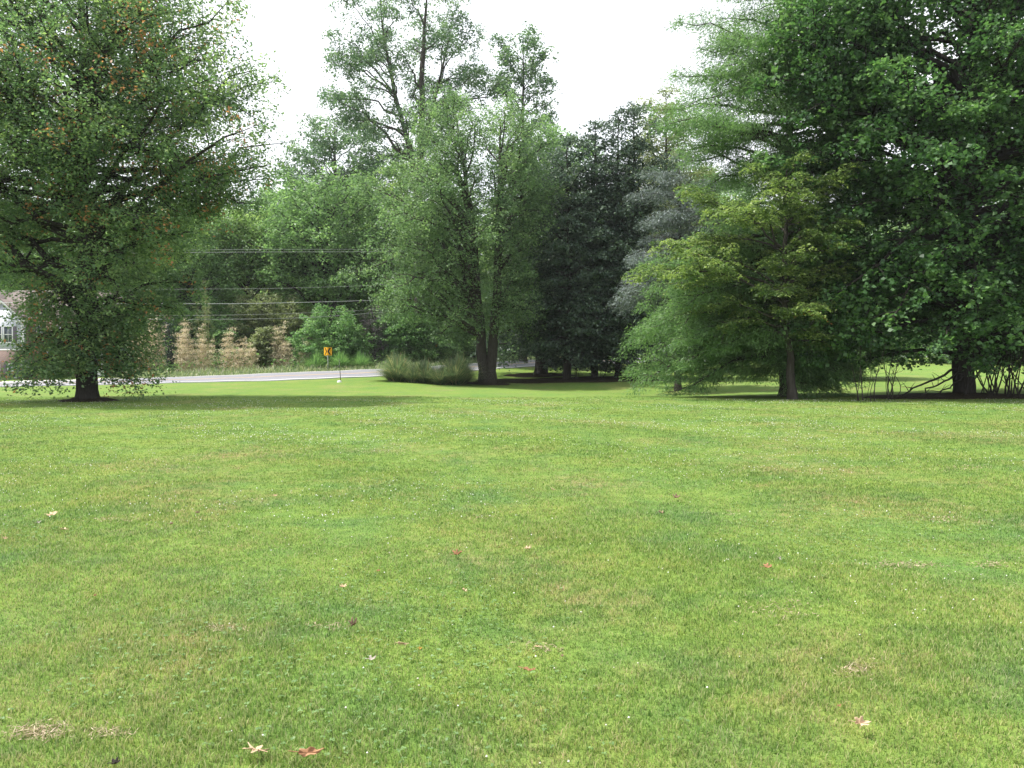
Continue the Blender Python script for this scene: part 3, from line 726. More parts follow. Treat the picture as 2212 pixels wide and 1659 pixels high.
plain_leaf = leafmat('rusty_dead_leaves', (.2, .09, .05), (.33, .15, .08), (.42, .22, .13), trans=.25, tr_gain=1)
snag()

# --- tall grass clumps (arching blades)
def reed(label, x2, Y, top2, wid2, seed, n=900, name='tall_grass_clump', group='tall ornamental grass clumps by the twin trunks', mat='reed', wb=.022):
    r = np.random.default_rng(seed); X0 = PX(x2 * S, Y); Z0 = tz(X0, Y); k = Y / F_ * S
    yb = (HOR + (EYE - Z0) * F_ / Y) / S; H = (yb - top2) * k; R = wid2 * k / 2
    a = r.uniform(0, 6.28, n); b0 = R * .28 * r.random(n) ** .5; out = r.random(n) ** .8
    h = H * (1.08 - .6 * out ** 1.6) * r.uniform(.45, 1.12, n) * (1 + .12 * np.sin(a * 3 + seed) + .08 * np.sin(a * 7 + seed)); reach = R * (.15 + 1.3 * out) * r.uniform(.6, 1.05, n)
    d = np.stack([np.cos(a), np.sin(a)], -1); side = np.stack([-np.sin(a), np.cos(a), np.zeros(n)], -1)
    buf = Buf(); ts = [0, .35, .65, .85, 1.0]; prev = None; Vs = []
    for t in ts:
        xy = d * (b0 + (reach - b0).clip(0) * t ** 1.6)[:, None]
        z = h * (t ** .85) - (out * .22 * h) * max(0, t - .6) ** 1.2 * 2.2
        w = wb * (1 - .85 * t)
        c = np.concatenate([xy, z[:, None]], 1); Vs += [c - side * w, c + side * w]
    V = np.stack(Vs, 1); m = V.shape[1]; base = np.arange(n) * m
    t = np.clip(.5 + r.normal(0, .25, n), 0, .93); t = np.where(r.random(n) < .1, 1, t)
    allf = [np.stack([base + 2 * q, base + 2 * q + 1, base + 2 * q + 3, base + 2 * q + 2], -1) for q in range(len(ts) - 1)]
    buf.add(V.reshape(-1, 3), np.concatenate(allf), np.tile(t, len(ts) - 1))
    o = build(name, buf, M[mat], loc=(X0, Y, Z0 - .03))
    tag(o, label, 'ornamental grass', group)
reed('tall upright green grass clump nearest the stake, left of the others', 858, 57, 766, 118, 90, n=3000)
reed('shorter grass clump between the two broad ones', 918, 56.5, 780, 105, 91, n=2200)
reed('broad arching grass clump touching the twin trunks', 985, 56, 770, 140, 92, n=3400)
reed('low ragged grass clump in front of the broad arching one', 952, 55.4, 790, 95, 98, n=1500)
reed('small grass tuft in front of the gap between the tall clumps', 893, 56, 788, 70, 97, n=1000)
G2 = 'low green grass mounds behind the chevron sign'
reed('low green grass mound left of the sign post', 682, 72.3, 760, 85, 93, n=1600, group=G2, mat='bush')
reed('low green grass mound right of the sign post', 735, 72.6, 758, 80, 94, n=1600, group=G2, mat='bush')
reed('low green grass mound farthest right behind the road', 780, 73.2, 760, 66, 95, n=1300, group=G2, mat='bush')

# weeds along the far road edge and under the woods
def weeds():
    r = np.random.default_rng(8); n = 26000
    px = r.uniform(-100, 1250, n); yf = np.interp(px, TP, KY[4]) + .5 + np.abs(r.normal(0, 1.6, n))
    # rough strip, taller away from the road
    dist = yf - np.interp(px, TP, KY[4]); X = PX(px, yf); Z = terrain(X, yf)
    keep = ~((px < 110)); px, yf, dist, X, Z = px[keep], yf[keep], dist[keep], X[keep], Z[keep]; n = len(X)
    h = (.12 + .22 * np.clip(dist - .6, 0, 2.2)) * r.uniform(.5, 1.3, n); a = r.uniform(0, 6.28, n)
    d = np.stack([np.cos(a), np.sin(a), np.zeros(n)], -1); s = np.stack([-np.sin(a), np.cos(a), np.zeros(n)], -1)
    P = np.stack([X, yf, Z - .02], -1); top = P + d * (h * .45)[:, None]; top[:, 2] += h
    mid = P + d * (h * .12)[:, None]; mid[:, 2] += h * .6; w = .022
    V = np.stack([P - s * w, P + s * w, mid + s * w, mid - s * w, top], 1).reshape(-1, 3); b0 = np.arange(n) * 5
    t = np.clip(.5 + r.normal(0, .25, n), 0, .93); t = np.where(r.random(n) < .12, 1, t)
    b = Buf(); b.add(V, np.stack([b0, b0 + 1, b0 + 2, b0 + 3], -1), t); b.f.append(np.stack([b0 + 3, b0 + 2, b0 + 4], -1)); b.tint.append(t)
    kind(build('roadside_weeds', b, M['weed']), 'stuff', 'ragged pale green weeds along the far edge of the road', 'weeds')
    # understorey leaf litter / ground cover below the wood
    b = Buf(); n = 80000; px = r.uniform(110, 1500, n); Yg = np.interp(px, TP, KY[4]) + 4 + r.random(n) * 34; X = PX(px, Yg); Z = terrain(X, Yg) + r.random(n) ** 1.5 * (1.7 + .6 * np.sin(X * .7) + np.clip((px - 700) / 200, 0, 1) * 2.2)
    leaves(b, np.stack([X, Yg, Z], -1), norm(r.normal(0, .6, (n, 3)) + np.array([0, 0, 1.])), r.normal(0, 1, (n, 3)), .32, .2, np.clip(r.normal(.4, .2, n), 0, .93))
    kind(build('undergrowth', b, M['wood']), 'stuff', 'dense green undergrowth below the wood beyond the road', 'undergrowth')
weeds()

# ------------------------------------------------------------------ mulch beds
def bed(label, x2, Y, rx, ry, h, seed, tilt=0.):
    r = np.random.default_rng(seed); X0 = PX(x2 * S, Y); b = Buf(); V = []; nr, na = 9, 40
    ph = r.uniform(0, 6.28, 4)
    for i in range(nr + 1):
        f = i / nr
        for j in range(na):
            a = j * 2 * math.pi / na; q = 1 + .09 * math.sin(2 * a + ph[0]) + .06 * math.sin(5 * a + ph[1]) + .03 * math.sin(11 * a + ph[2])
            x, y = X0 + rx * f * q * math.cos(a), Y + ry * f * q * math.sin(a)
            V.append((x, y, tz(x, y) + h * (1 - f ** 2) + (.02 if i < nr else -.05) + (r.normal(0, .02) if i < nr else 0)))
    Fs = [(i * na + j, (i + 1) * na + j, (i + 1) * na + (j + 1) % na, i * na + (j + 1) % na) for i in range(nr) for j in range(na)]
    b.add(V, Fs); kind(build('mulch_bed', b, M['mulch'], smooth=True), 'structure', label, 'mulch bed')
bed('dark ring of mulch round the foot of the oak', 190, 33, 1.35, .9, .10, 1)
bed('earth bed under the huge tree at the right, coloured darker for its shade', 2105, 35.6, 5.0, 1.9, .16, 2)  # real mulch; part of its dark tone is painted canopy shade
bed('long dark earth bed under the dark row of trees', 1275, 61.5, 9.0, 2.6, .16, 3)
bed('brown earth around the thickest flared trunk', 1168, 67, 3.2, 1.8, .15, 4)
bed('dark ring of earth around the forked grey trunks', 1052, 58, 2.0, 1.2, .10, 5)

# ------------------------------------------------------------------ bare stems, vines and fallen branches at right
def stems_thing(name, label, cat, x2, Y, n, H, spread, seed, mat='barkpale', r0=.02, branch=2, group=None):
    r = np.random.default_rng(seed); X0 = PX(x2 * S, Y); Z0 = tz(X0, Y); b = Buf()
    for i in range(n):
        a = r.uniform(0, 6.28); lean = r.normal(0, .22, 2); h = H * r.uniform(.6, 1.1); t = np.linspace(0, 1, 8)
        bx, by = r.normal(0, spread, 2); sway = r.normal(0, .12, 2)
        P = np.stack([bx + lean[0] * h * t + sway[0] * np.sin(t * 5), by + lean[1] * h * t + sway[1] * np.sin(t * 4), h * t - .1], -1)
        q = r0 * r.uniform(.5, 1.4); tube(b, P, np.linspace(q, q * .35, 8), 5)
        for j in range(branch):
            k_ = r.integers(3, 7); e = P[k_] + np.array([r.normal(0, .5), r.normal(0, .4), r.uniform(.2, .8)]) * h * .3
            tube(b, curve(P[k_], e, -.1, 5, .05, r), np.linspace(q * .5, q * .15, 5), 4)
    return tag(build(name, b, M[mat], loc=(X0, Y, Z0)), label, cat, group)
stems_thing('bare_stems', 'thin bare pale stems left of the stout trunk, nearer the dogwood', 'shrub', 1880, 33, 7, 2.5, .25, 1, 'bark', .022)
stems_thing('bare_stems', 'bundle of bare upright stems under the leaves, nearer the stout trunk', 'shrub', 1925, 34, 8, 2.3, .12, 2, 'bark', .024)
stems_thing('vine_thicket', 'tangled thicket of dark vines and stems at the right edge', 'shrub', 2165, 35, 34, 2.7, .75, 3, 'barkdark', .035, 4)
stems_thing('sapling_stems', 'bare forked sapling beside the second trunk of the dark row', 'shrub', 1243, 61, 5, 2.2, .15, 5, 'barkdark', .03)
stems_thing('sapling_stems', 'bare leaning sapling beside the middle trunk of the dark row', 'shrub', 1300, 61, 3, 2.4, .1, 6, 'barkdark', .03)
stems_thing('sapling_stems', 'bare sapling at the right end trunk of the dark row', 'shrub', 1376, 62, 4, 2.2, .2, 7, 'barkdark', .03)
def fallen(label, a, b_, r0, seed):
    r = np.random.default_rng(seed); b = Buf(); p0 = np.array(a, float); p1 = np.array(b_, float)
    P = curve(p0, p1, -.02, 9, .02, r); tube(b, P - p0, np.linspace(r0 * .5, r0, 9), 7)
    for j in range(5):
        k = r.integers(1, 7); e = P[k] + np.array([r.normal(0, .3), r.normal(0, .2), r.uniform(-.1, .45)])
        tube(b, curve(P[k], e, .05, 4, 0, None) - p0, np.linspace(r0 * .35, .006, 4), 5)
    tag(build('fallen_branch', b, M['barkdark'], loc=tuple(p0), smooth=True), label, 'branch', 'fallen branches leaning on the stout trunk')
tx = PX(2083 * S, 36); t0 = tz(tx, 36)
fallen('longest fallen branch leaning against the stout trunk', (tx - 3.1, 35.3, t0 + .1), (tx - .35, 35.9, t0 + 1.35), .06, 1)
fallen('fallen branch propped just below the longest one', (tx - 2.4, 35.1, t0 + .12), (tx - .35, 35.75, t0 + 1.1), .05, 2)
fallen('short fallen branch lowest against the stout trunk', (tx - 1.9, 35.0, t0 + .12), (tx - .3, 35.6, t0 + .85), .04, 3)
def vine(label, pts, r0):
    P = np.array(pts, float); p0 = P[0].copy(); t = np.linspace(0, len(P) - 1, 14)
    Q = np.stack([np.interp(t, range(len(P)), P[:, c]) for c in range(3)], -1); Q[1:-1] = (Q[:-2] + Q[1:-1] + Q[2:]) / 3
    b = Buf(); tube(b, Q - p0, r0, 6); tag(build('hanging_vine', b, M['barkdark'], loc=tuple(p0), smooth=True), label, 'vine', 'vines hanging by the stout trunk')
vine('dark vine bowing down on the right side of the stout trunk', [(tx + .35, 35.6, t0 + 2.3), (tx + .62, 35.5, t0 + 1.4), (tx + .75, 35.4, t0 + .6), (tx + .95, 35.4, t0 + .05)], .03)
vine('thin vine hanging left of the stout trunk', [(tx - .55, 35.2, t0 + 2.6), (tx - .6, 35.2, t0 + 1.7), (tx - .8, 35.2, t0 + 1.0), (tx - .85, 35.1, t0 + .5)], .02)

# ------------------------------------------------------------------ chevron signs
def chevron_sign(label, x2, Y, zc, w, h, faces, rz):
    X0 = PX(x2 * S, Y); Z0 = tz(X0, Y); root = thing('chevron_sign', label, 'road sign', (X0, Y, Z0), None, 0)
    b = Buf(); boxb(b, -.03, .03, -.02, .02, -.3, zc + h / 2 - .05); build('post', b, M['galv'], root)
    for (ang, off, dirn) in faces:
        b = Buf(); hw, hh, t = w / 2, h / 2, .004
        # rounded plate
        pts = []; rc = .04
        for cx, cz, a0 in ((hw - rc, hh - rc, 0), (-hw + rc, hh - rc, 90), (-hw + rc, -hh + rc, 180), (hw - rc, -hh + rc, 270)):
            for q in range(4):
                a = math.radians(a0 + q * 30); pts.append((cx + rc * math.cos(a), cz + rc * math.sin(a)))
        n = len(pts); V = [(x, -t, z) for x, z in pts] + [(x, t, z) for x, z in pts]
        b.add(V, [[*range(n)][::-1]]); b.add(V, [[*range(n, 2 * n)]])
        b.add(V, [(i, (i + 1) % n, (i + 1) % n + n, i + n) for i in range(n)])
        p = build('panel', b, M['signyellow'], root); p.location = (off, -.05, zc); p.rotation_euler = (0, 0, ang)
        c = Buf(); k = .24 * w; s = dirn; y = -t - .003
        xa, xb = -s * w * .30, s * w * .12
        P = [(xa, y, hh * .84), (xa + s * k * 1.5, y, hh * .84), (xb + s * k * 1.5, y, 0), (xa + s * k * 1.5, y, -hh * .84), (xa, y, -hh * .84), (xb, y, 0)]
        P2 = [(x, y + .0025, z) for x, _, z in P]
        F4 = [(0, 1, 2, 5), (5, 2, 3, 4)] if s < 0 else [(5, 2, 1, 0), (4, 3, 2, 5)]
        c.add(P, F4); c.add(P + P2, [(i, (i + 1) % 6, (i + 1) % 6 + 6, i + 6) for i in range(6)])
        build('chevron', c, M['signblack'], p)
w_ = .61
chevron_sign('yellow chevron sign with two angled panels pointing at each other', 708.5, 69.2, 1.72, .53, .68,
             [(math.radians(-48), -.18, 1), (math.radians(55), .16, -1)], 0)
chevron_sign('distant yellow chevron sign half hidden behind the tall grass', 944, 80.5, 2.1, w_, .76,
             [(math.radians(-55), -.175, 1), (math.radians(60), .16, -1)], 0)

# steel stake and white marker
Y = 57.0; X0 = PX(736 * S, Y); Z0 = tz(X0, Y)
b = Buf(); boxb(b, -.022, .022, -.004, .004, -.3, 1.62); boxb(b, -.004, .004, .0045, .035, -.3, 1.62)
for q in range(8): boxb(b, -.012, .012, -.014, -.0045, .3 + q * .16, .33 + q * .16)
o = build('steel_stake', b, M['stake'], loc=(X0, Y, Z0)); o.rotation_euler = (0, math.radians(-4), 0)
tag(o, 'thin dark steel fence stake standing in the grass by the road', 'stake')
b = Buf(); n = 10; r_ = np.random.default_rng(4)
ring = [(.16 * math.cos(q * 6.283 / n) * r_.uniform(.8, 1.1), .10 * math.sin(q * 6.283 / n) * r_.uniform(.8, 1.1)) for q in range(n)]
V = [(x, y, -.03) for x, y in ring] + [(x * .8, y * .8, .09) for x, y in ring] + [(0, 0, .12)]
b.add(V, [(i, (i + 1) % n, (i + 1) % n + n, i + n) for i in range(n)]); b.add(V, [(i + n, (i + 1) % n + n, 2 * n) for i in range(n)])
X1 = PX(733 * S, 55.8); tag(build('white_stone', b, M['white'], loc=(X1, 55.8, tz(X1, 55.8) + .02)), 'small white stone lying at the foot of the steel stake', 'stone')

# ------------------------------------------------------------------ power lines
def W3(x2, y2, Y): return np.array([PX(x2 * S, Y), Y, EYE + (HOR - y2 * S) / F_ * Y])
def pole(label, x2, Y, H):
    X0 = PX(x2 * S, Y); Z0 = tz(X0, Y); root = thing('utility_pole', label, 'utility pole', (X0, Y, Z0))
    b = Buf(); tube(b, [(0, 0, -.3), (0, 0, H * .5), (0, 0, H)], [.17, .15, .12], 12); build('pole', b, M['pole'], root, smooth=True)
    b = Buf(); boxb(b, -.06, .06, -1.2, 1.2, H - .9, H - .78); build('crossarm', b, M['pole'], root)
    for yy in (-1.1, 0, 1.1):
        b = Buf(); tube(b, [(0, yy, H - .78), (0, yy, H - .62)], [.05, .03], 8); build('insulator', b, M['white'], root)
pole('wooden utility pole off the left side of the road', -260, 66, 11)
pole('wooden utility pole hidden behind the dark row of trees', 1180, 92, 12.6)
WL = [('upper power wire, topmost of the pair in front of the large round tree', [(-260, 545, 66), (300, 543, 68), (518, 539.6, 70), (828, 540, 76), (1180, 520, 92)], .012),
      ('upper power wire, lower of the pair in front of the large round tree', [(-260, 551, 65), (300, 548, 67), (518, 545.5, 69), (828, 545, 75), (1180, 526, 91)], .016),
      ('thin wire crossing just above the olive bush', [(-260, 628, 66), (200, 629, 67), (430, 624, 68), (518, 625.5, 70), (776, 619, 75), (945, 608, 80), (1180, 585, 92)], .012),
      ('thickest pale wire crossing above the dry bamboo', [(-260, 652, 66), (243, 656, 67), (518, 657, 70), (799, 650, 76), (959, 641, 80), (1180, 618, 92)], .026),
      ('thin lower wire just beneath the thickest pale wire', [(-260, 678, 65), (150, 683, 66.5), (518, 681, 70), (760, 673, 75), (967, 655, 80), (1180, 630, 92)], .011),
      ('lowest wire, skimming the tops of the dry bamboo', [(-260, 684, 66), (324, 690, 68), (518, 690, 70), (676, 687, 73), (968, 663, 80), (1180, 640, 92)], .018)]
for lab, pts, r0 in WL:
    Q = np.array([W3(*p) for p in pts]); t = np.linspace(Q[0, 0], Q[-1, 0], 60)
    P = np.stack([t, np.interp(t, Q[:, 0], Q[:, 1]), np.interp(t, Q[:, 0], Q[:, 2])], -1)
    for _ in range(10): P[1:-1, 1:] = (P[:-2, 1:] + 2 * P[1:-1, 1:] + P[2:, 1:]) / 4
    b = Buf(); p0 = P[0].copy(); tube(b, P - p0, r0 * .85, 5); tag(build('power_wire', b, M['wire'], loc=tuple(p0)), lab, 'power line', 'power wires along the road')

# ------------------------------------------------------------------ house
def house():
    Y = 68.0; base = tz(PX(0, Y), Y) - .05
    def X(px): return PX(px, Y)
    def Zp(py): return EYE + (HOR - py) / F_ * Y
    root = thing('brick_house', 'two storey house with brick walls and pale siding gable behind the oak', 'house', (X(3.6), Y, base))
    ox, oz = X(3.6), base
    def L(px): return X(px) - ox
    def Z(py): return Zp(py) - oz
    sid, nt, out = newmat('white_siding')
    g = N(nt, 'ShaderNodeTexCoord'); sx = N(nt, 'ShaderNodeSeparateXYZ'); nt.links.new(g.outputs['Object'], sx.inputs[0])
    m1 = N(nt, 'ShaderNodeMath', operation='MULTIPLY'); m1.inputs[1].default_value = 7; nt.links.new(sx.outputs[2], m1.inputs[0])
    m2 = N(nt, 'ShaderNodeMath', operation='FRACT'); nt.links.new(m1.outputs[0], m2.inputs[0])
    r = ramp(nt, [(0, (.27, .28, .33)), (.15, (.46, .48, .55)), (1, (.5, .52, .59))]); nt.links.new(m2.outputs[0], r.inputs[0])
    p = N(nt, 'ShaderNodeBsdfPrincipled', inp={'Roughness': .6}); nt.links.new(r.outputs[0], p.inputs['Base Color']); nt.links.new(p.outputs[0], out.inputs[0])
    brick = brickmat('red_brown_brick', (.12, .065, .055), (.17, .10, .08), (.22, .2, .19), 4, .9, .3, .03)
    roofm = brickmat('brown_shingles', (.105, .08, .076), (.125, .095, .088), (.08, .065, .06), 3, 1.0, .5, .02)
    glass = plain('window_glass', (.05, .065, .08), .08, .8, .2, 2)
    shut = plain('dark_shutter', (.13, .11, .14), .6, .3, .1, 5)
    xr = L(24.4); xl = L(-17.2)
    # main body brick, right part and behind
    b = Buf(); boxb(b, L(-95), xl - .003, .6, 9, -.3, Z(318)); boxb(b, xr + .003, L(104), .6, 9, -.3, Z(318)); boxb(b, xl, xr, .3, 8.9, -.3, Z(318)); boxb(b, xl, xr, 0, .297, -.3, Z(349)); build('brick_wall', b, brick, root)
    # siding bay above brick, gable
    b = Buf(); y0, y1 = 0.0, .297
    zc = Z(321); zp = Z(302.5); zb_ = Z(349) + .03
    V = [(xl, y0 + .01, zb_), (xr, y0 + .01, zb_), (xr, y0 + .01, zc), (0, y0 + .01, zp), (xl, y0 + .01, zc), (xl, y1, zb_), (xr, y1, zb_), (xr, y1, zc), (0, y1, zp), (xl, y1, zc)]
    b.add(V, [(0, 1, 2, 3, 4)]); b.add(V, [(9, 8, 7, 6, 5)]); b.v.pop(); b.n -= 10; b.f[-1] -= 10
    b.f.append(np.array([(0, 4, 9, 5), (1, 6, 7, 2), (2, 7, 8, 3), (3, 8, 9, 4), (0, 5, 6, 1)])); b.tint.append(np.full(5, .5)); build('siding_gable', b, sid, root)
    b = Buf(); boxb(b, xl - .04, xr + .04, -.06, .005, Z(350.4), Z(349)); boxb(b, xr - .09, xr + .02, -.05, -.003, Z(349) + .002, Z(321.5)); 
    # rakes and eave return
    for s, xe in ((-1, xl), (1, xr)):
        V = []
        x0, z0, x1, z1 = xe + s * .18, zc - .15, 0, zp + .02
        for yy in (-.25, 3.9):
            V += [(x0, yy, z0), (x1, yy, z1), (x1, yy, z1 + .2), (x0, yy, z0 + .2)]
        if s > 0: b.add(V, [(0, 3, 2, 1), (4, 5, 6, 7), (0, 1, 5, 4), (2, 3, 7, 6), (0, 4, 7, 3)])
        else: b.add(V, [(0, 1, 2, 3), (4, 7, 6, 5), (0, 4, 5, 1), (2, 6, 7, 3), (0, 3, 7, 4)])
        boxb(b, min(xe - s * .55, xe + s * .12), max(xe - s * .55, xe + s * .12), -.2, -.065, zc - .12, zc + .02)
    build('white_trim', b, M['white'], root)
    # roofs
    b = Buf(); ze, zr = Z(318), Z(287)
    def slab(x0, x1, ya, za, yb_, zb, t=.12):
        V = [(x0, ya, za), (x1, ya, za), (x1, yb_, zb), (x0, yb_, zb)]; V2 = [(x, y, z + t) for x, y, z in V]
        b.add(V + V2, [(0, 3, 2, 1), (4, 5, 6, 7), (0, 1, 5, 4), (1, 2, 6, 5), (2, 3, 7, 6), (3, 0, 4, 7)])
    slab(L(-97), xl - .2, .25, ze - .1, 4.8, zr); slab(xr + .2, L(106), .25, ze - .1, 4.8, zr); slab(xl - .2, xr + .2, 1.6, ze + .6, 4.8, zr)
    slab(L(-97), L(106), 9.4, ze - .1, 4.8, zr - .001)
    for s, xe in ((-1, xl), (1, xr)):
        V = [(xe + s * .24, -.3, zc - .14 + .21), (0, -.3, zp + .23), (0, 4, zp + .23), (xe + s * .24, 4, zc - .14 + .21)]; V2 = [(x, y, z + .06) for x, y, z in V]
        fs = [(0, 3, 2, 1), (4, 5, 6, 7), (0, 1, 5, 4), (1, 2, 6, 5), (2, 3, 7, 6), (3, 0, 4, 7)]
        b.add(V + V2, fs)
    build('roof', b, roofm, root)
    b = Buf(); boxb(b, L(102), L(104) + .04, .55, .6, -.3, Z(318)); 
    # windows
    def window(px0, px1, py0, py1, yf, label=None):
        f = Buf(); x0, x1, z0, z1 = L(px0), L(px1), Z(py1), Z(py0); t = .07; ya, yb_ = yf - .05, yf - .003
        boxb(f, x0 - t, x1 + t, ya, yb_, z1, z1 + t * 1.3); boxb(f, x0 - t, x1 + t, ya, yb_, z0 - t * 1.2, z0)
        boxb(f, x0 - t, x0, ya, yb_, z0, z1); boxb(f, x1, x1 + t, ya, yb_, z0, z1); zm = (z0 + z1) / 2; boxb(f, x0, x1, ya + .01, yb_, zm - .025, zm + .025)
        xm = (x0 + x1) / 2; boxb(f, xm - .01, xm + .01, ya + .02, yb_, z0, zm - .026); boxb(f, xm - .01, xm + .01, ya + .02, yb_, zm + .026, z1)
        w = build('window', f, M['white'], root)
        g_ = Buf(); boxb(g_, x0, x1, yf - .02, yf - .006, z0, z1); build('pane', g_, glass, w)
    window(-6.5, 2.2, 327, 342, .01); window(5.0, 12.8, 327, 342, .01)
    window(8.6, 16.0, 364.5, 377.5, 0); window(-8, -.5, 364.5, 377.5, 0)
    window(34, 41, 326, 340, .6); window(50, 57, 326, 340, .6); window(40, 48, 352, 368, .6)
    for a, c, d, e, yf in ((14.0, 17.5, 326.6, 342.6, .01), (-11.4, -7.6, 326.6, 342.6, .01), (4.0, 7.6, 364, 378, 0), (17.0, 20.6, 364, 378, 0)):
        f = Buf(); boxb(f, L(a), L(c), yf - .04, yf - .003, Z(e), Z(d))
        for q in range(12):
            z = Z(e) + (Z(d) - Z(e)) * (q + .5) / 12; boxb(f, L(a) + .04, L(c) - .04, yf - .052, yf - .0405, z - .025, z + .02)
        build('shutter', f, shut, root)
    f = Buf()
    for q in range(8): boxb(f, L(76), L(101), .55 - .012 * (q % 2), .597, .05 + q * .28, .05 + q * .28 + .262)
    build('garage_door', f, M['white'], root)
    f = Buf(); tube(f, [(xr - .14, -.08, .1), (xr - .14, -.08, Z(322))], .045, 8); build('downspout', f, M['white'], root)
house()
# foundation shrubs by the house
bush('foundation_shrub', 'dark clipped shrub in front of the brick wall, right of the lower window', 62, 66.3, [(815, 48, 82), (795, 46, 84), (780, 55, 75)], 'dark', 80, nl=24, cr=.3, dens=40, ll=.12, lw=.08)
bush('foundation_shrub', 'dark shrub by the house wall close behind the oak trunk', 110, 66.3, [(815, 92, 130), (790, 90, 132), (770, 100, 122)], 'wood', 81, nl=24, cr=.3, dens=40, ll=.12, lw=.08)
# pale driveway apron in front of the house
b = Buf(); R = []
for px in np.linspace(-60, 118, 30):
    Ys = np.linspace(np.interp(px, TP, KY[4]) + .0, np.interp(px, TP, KY[4]) + 1.7, 4); Xs = PX(px, Ys); R.append(np.stack([Xs, Ys, terrain(Xs, Ys) + .09], -1))
R = np.array(R); lo = R[:, :1].copy(); hi = R[:, -1:].copy(); lo[..., 2] -= .15; hi[..., 2] -= .15; R = np.concatenate([lo, R, hi], 1)
n_, c_ = R.shape[:2]; i = (np.arange(n_ - 1)[:, None] * c_ + np.arange(c_ - 1)[None]).ravel()
b.add(R.reshape(-1, 3), np.stack([i, i + c_, i + c_ + 1, i + 1], -1)); kind(build('pavement', b, M['concrete']), 'structure', 'pale concrete pavement in front of the house', 'pavement')

# ------------------------------------------------------------------ fallen leaves on the lawn
def leaf_mat(name, c, c2):
    m, nt, out = newmat(name)
    g = N(nt, 'ShaderNodeTexCoord'); n = N(nt, 'ShaderNodeTexNoise', inp={'Scale': 28, 'Detail': 4}); nt.links.new(g.outputs['Object'], n.inputs['Vector'])
    r = ramp(nt, [(.35, c2), (.6, c)]); nt.links.new(n.outputs[0], r.inputs[0])
    p = N(nt, 'ShaderNodeBsdfPrincipled', inp={'Roughness': .7, 'Specular IOR Level': .25}); nt.links.new(r.outputs[0], p.inputs['Base Color'])
    t = N(nt, 'ShaderNodeBsdfTranslucent'); nt.links.new(r.outputs[0], t.inputs[0])
    mx = N(nt, 'ShaderNodeMixShader'); mx.inputs[0].default_value = .15; nt.links.new(p.outputs[0], mx.inputs[1]); nt.links.new(t.outputs[0], mx.inputs[2]); nt.links.new(mx.outputs[0], out.inputs[0])
    return m
LM = {'tan': leaf_mat('dry_leaf_tan', (.58, .43, .29), (.42, .28, .17)), 'rust': leaf_mat('dry_leaf_rust', (.40, .22, .12), (.24, .12, .06)), 'brown': leaf_mat('dry_leaf_brown', (.27, .18, .12), (.15, .10, .065)), 'grey': leaf_mat('dry_leaf_grey', (.5, .46, .40), (.33, .29, .24)), 'yellow': leaf_mat('dry_leaf_yellow', (.6, .36, .08), (.4, .22, .05)), 'dark': leaf_mat('dry_leaf_dark', (.06, .05, .04), (.03, .025, .02))}
def outline(seed, lobes, deep):
    r = np.random.default_rng(seed); n = 60; a = np.linspace(-math.pi, math.pi, n, endpoint=False)
    R = np.zeros(n)
    for k in range(lobes):
        c = (k - (lobes - 1) / 2) * (2 * math.pi * .8 / lobes) ; L = (1 - .22 * abs(k - (lobes - 1) / 2) / (lobes / 2)) * r.uniform(.88, 1.1)
        d = np.abs((a - c + math.pi) % (2 * math.pi) - math.pi); R = np.maximum(R, L * np.exp(-(d / (.40 if lobes == 5 else .55)) ** 2))
    R = (1 - deep) * .75 + deep * R; R = np.maximum(R, .2); R *= 1 + .05 * np.sin(a * 17 + seed)
    return a, R
def fallen_leaf(label, x2, y2, w2, mat, seed, curl=.25, fold=0., lobes=5, deep=.8, tilt=(0, 0), rz=None, lift=.018, asp=1.):
    pit = math.atan((384 - HOR) / F_); lift = lift + .012
    depth = (EYE - lift - .02) / math.tan(math.atan((y2 * S - 384) / F_) + pit); X0 = PX(x2 * S, depth)
    size = w2 * S / F_ * depth * .56
    r = np.random.default_rng(seed); a, R = outline(seed, lobes, deep); nr = 7
    V = [(0, 0, 0)]; n = len(a)
    for i in range(1, nr + 1):
        f = i / nr; q = (R * f if i > 3 else np.minimum(R, .35 + .65 * R) * f) * size
        x = q * np.cos(a); y = q * np.sin(a) * asp
        z = curl * size * ((x / size) ** 2 * 1.1 + (y / size) ** 2 * .5) * (1 + .3 * np.sin(a * 2 + seed)) + .09 * size * np.sin(a * lobes + 1) * f ** 2 + .05 * size * f * np.sin(a * 9 + seed)
        if fold: y2_ = np.abs(y) * fold; z = z + y2_; y = y * (1 - .5 * fold)
        V += list(zip(x, y, z))
    b = Buf(); b.add(V, [(0, 1 + j, 1 + (j + 1) % n) for j in range(n)])
    for i in range(nr - 1):
        o0, o1 = 1 + i * n, 1 + (i + 1) * n; b.f.append(np.array([(o0 + j, o1 + j, o1 + (j + 1) % n, o0 + (j + 1) % n) for j in range(n)])); b.tint.append(np.full(n, .5))
    blade_ = build('blade', b, LM[mat]); 
    md = blade_.modifiers.new('thick', 'SOLIDIFY'); md.thickness = .0012
    root = thing('fallen_leaf', label, 'fallen leaf', (X0, depth, tz(X0, depth) + lift), 'dry leaves lying on the lawn')
    root.rotation_euler = (tilt[0], tilt[1], r.uniform(0, 6.28) if rz is None else rz)
    blade_.parent = root
    s = Buf(); tube(s, [(0, 0, .002), (-size * .5, size * .05, .004), (-size * 1.05, size * .12, size * .12)], [.0022, .0018, .0015], 6); build('stalk', s, LM[mat], root)
    return root
fl = fallen_leaf
fl('pale tan lobed leaf spread flat, nearest the bottom edge left of centre', 548, 1622, 62, 'tan', 1, .12, 0, 5, .8, (math.radians(18), 0), 2.6, .035)
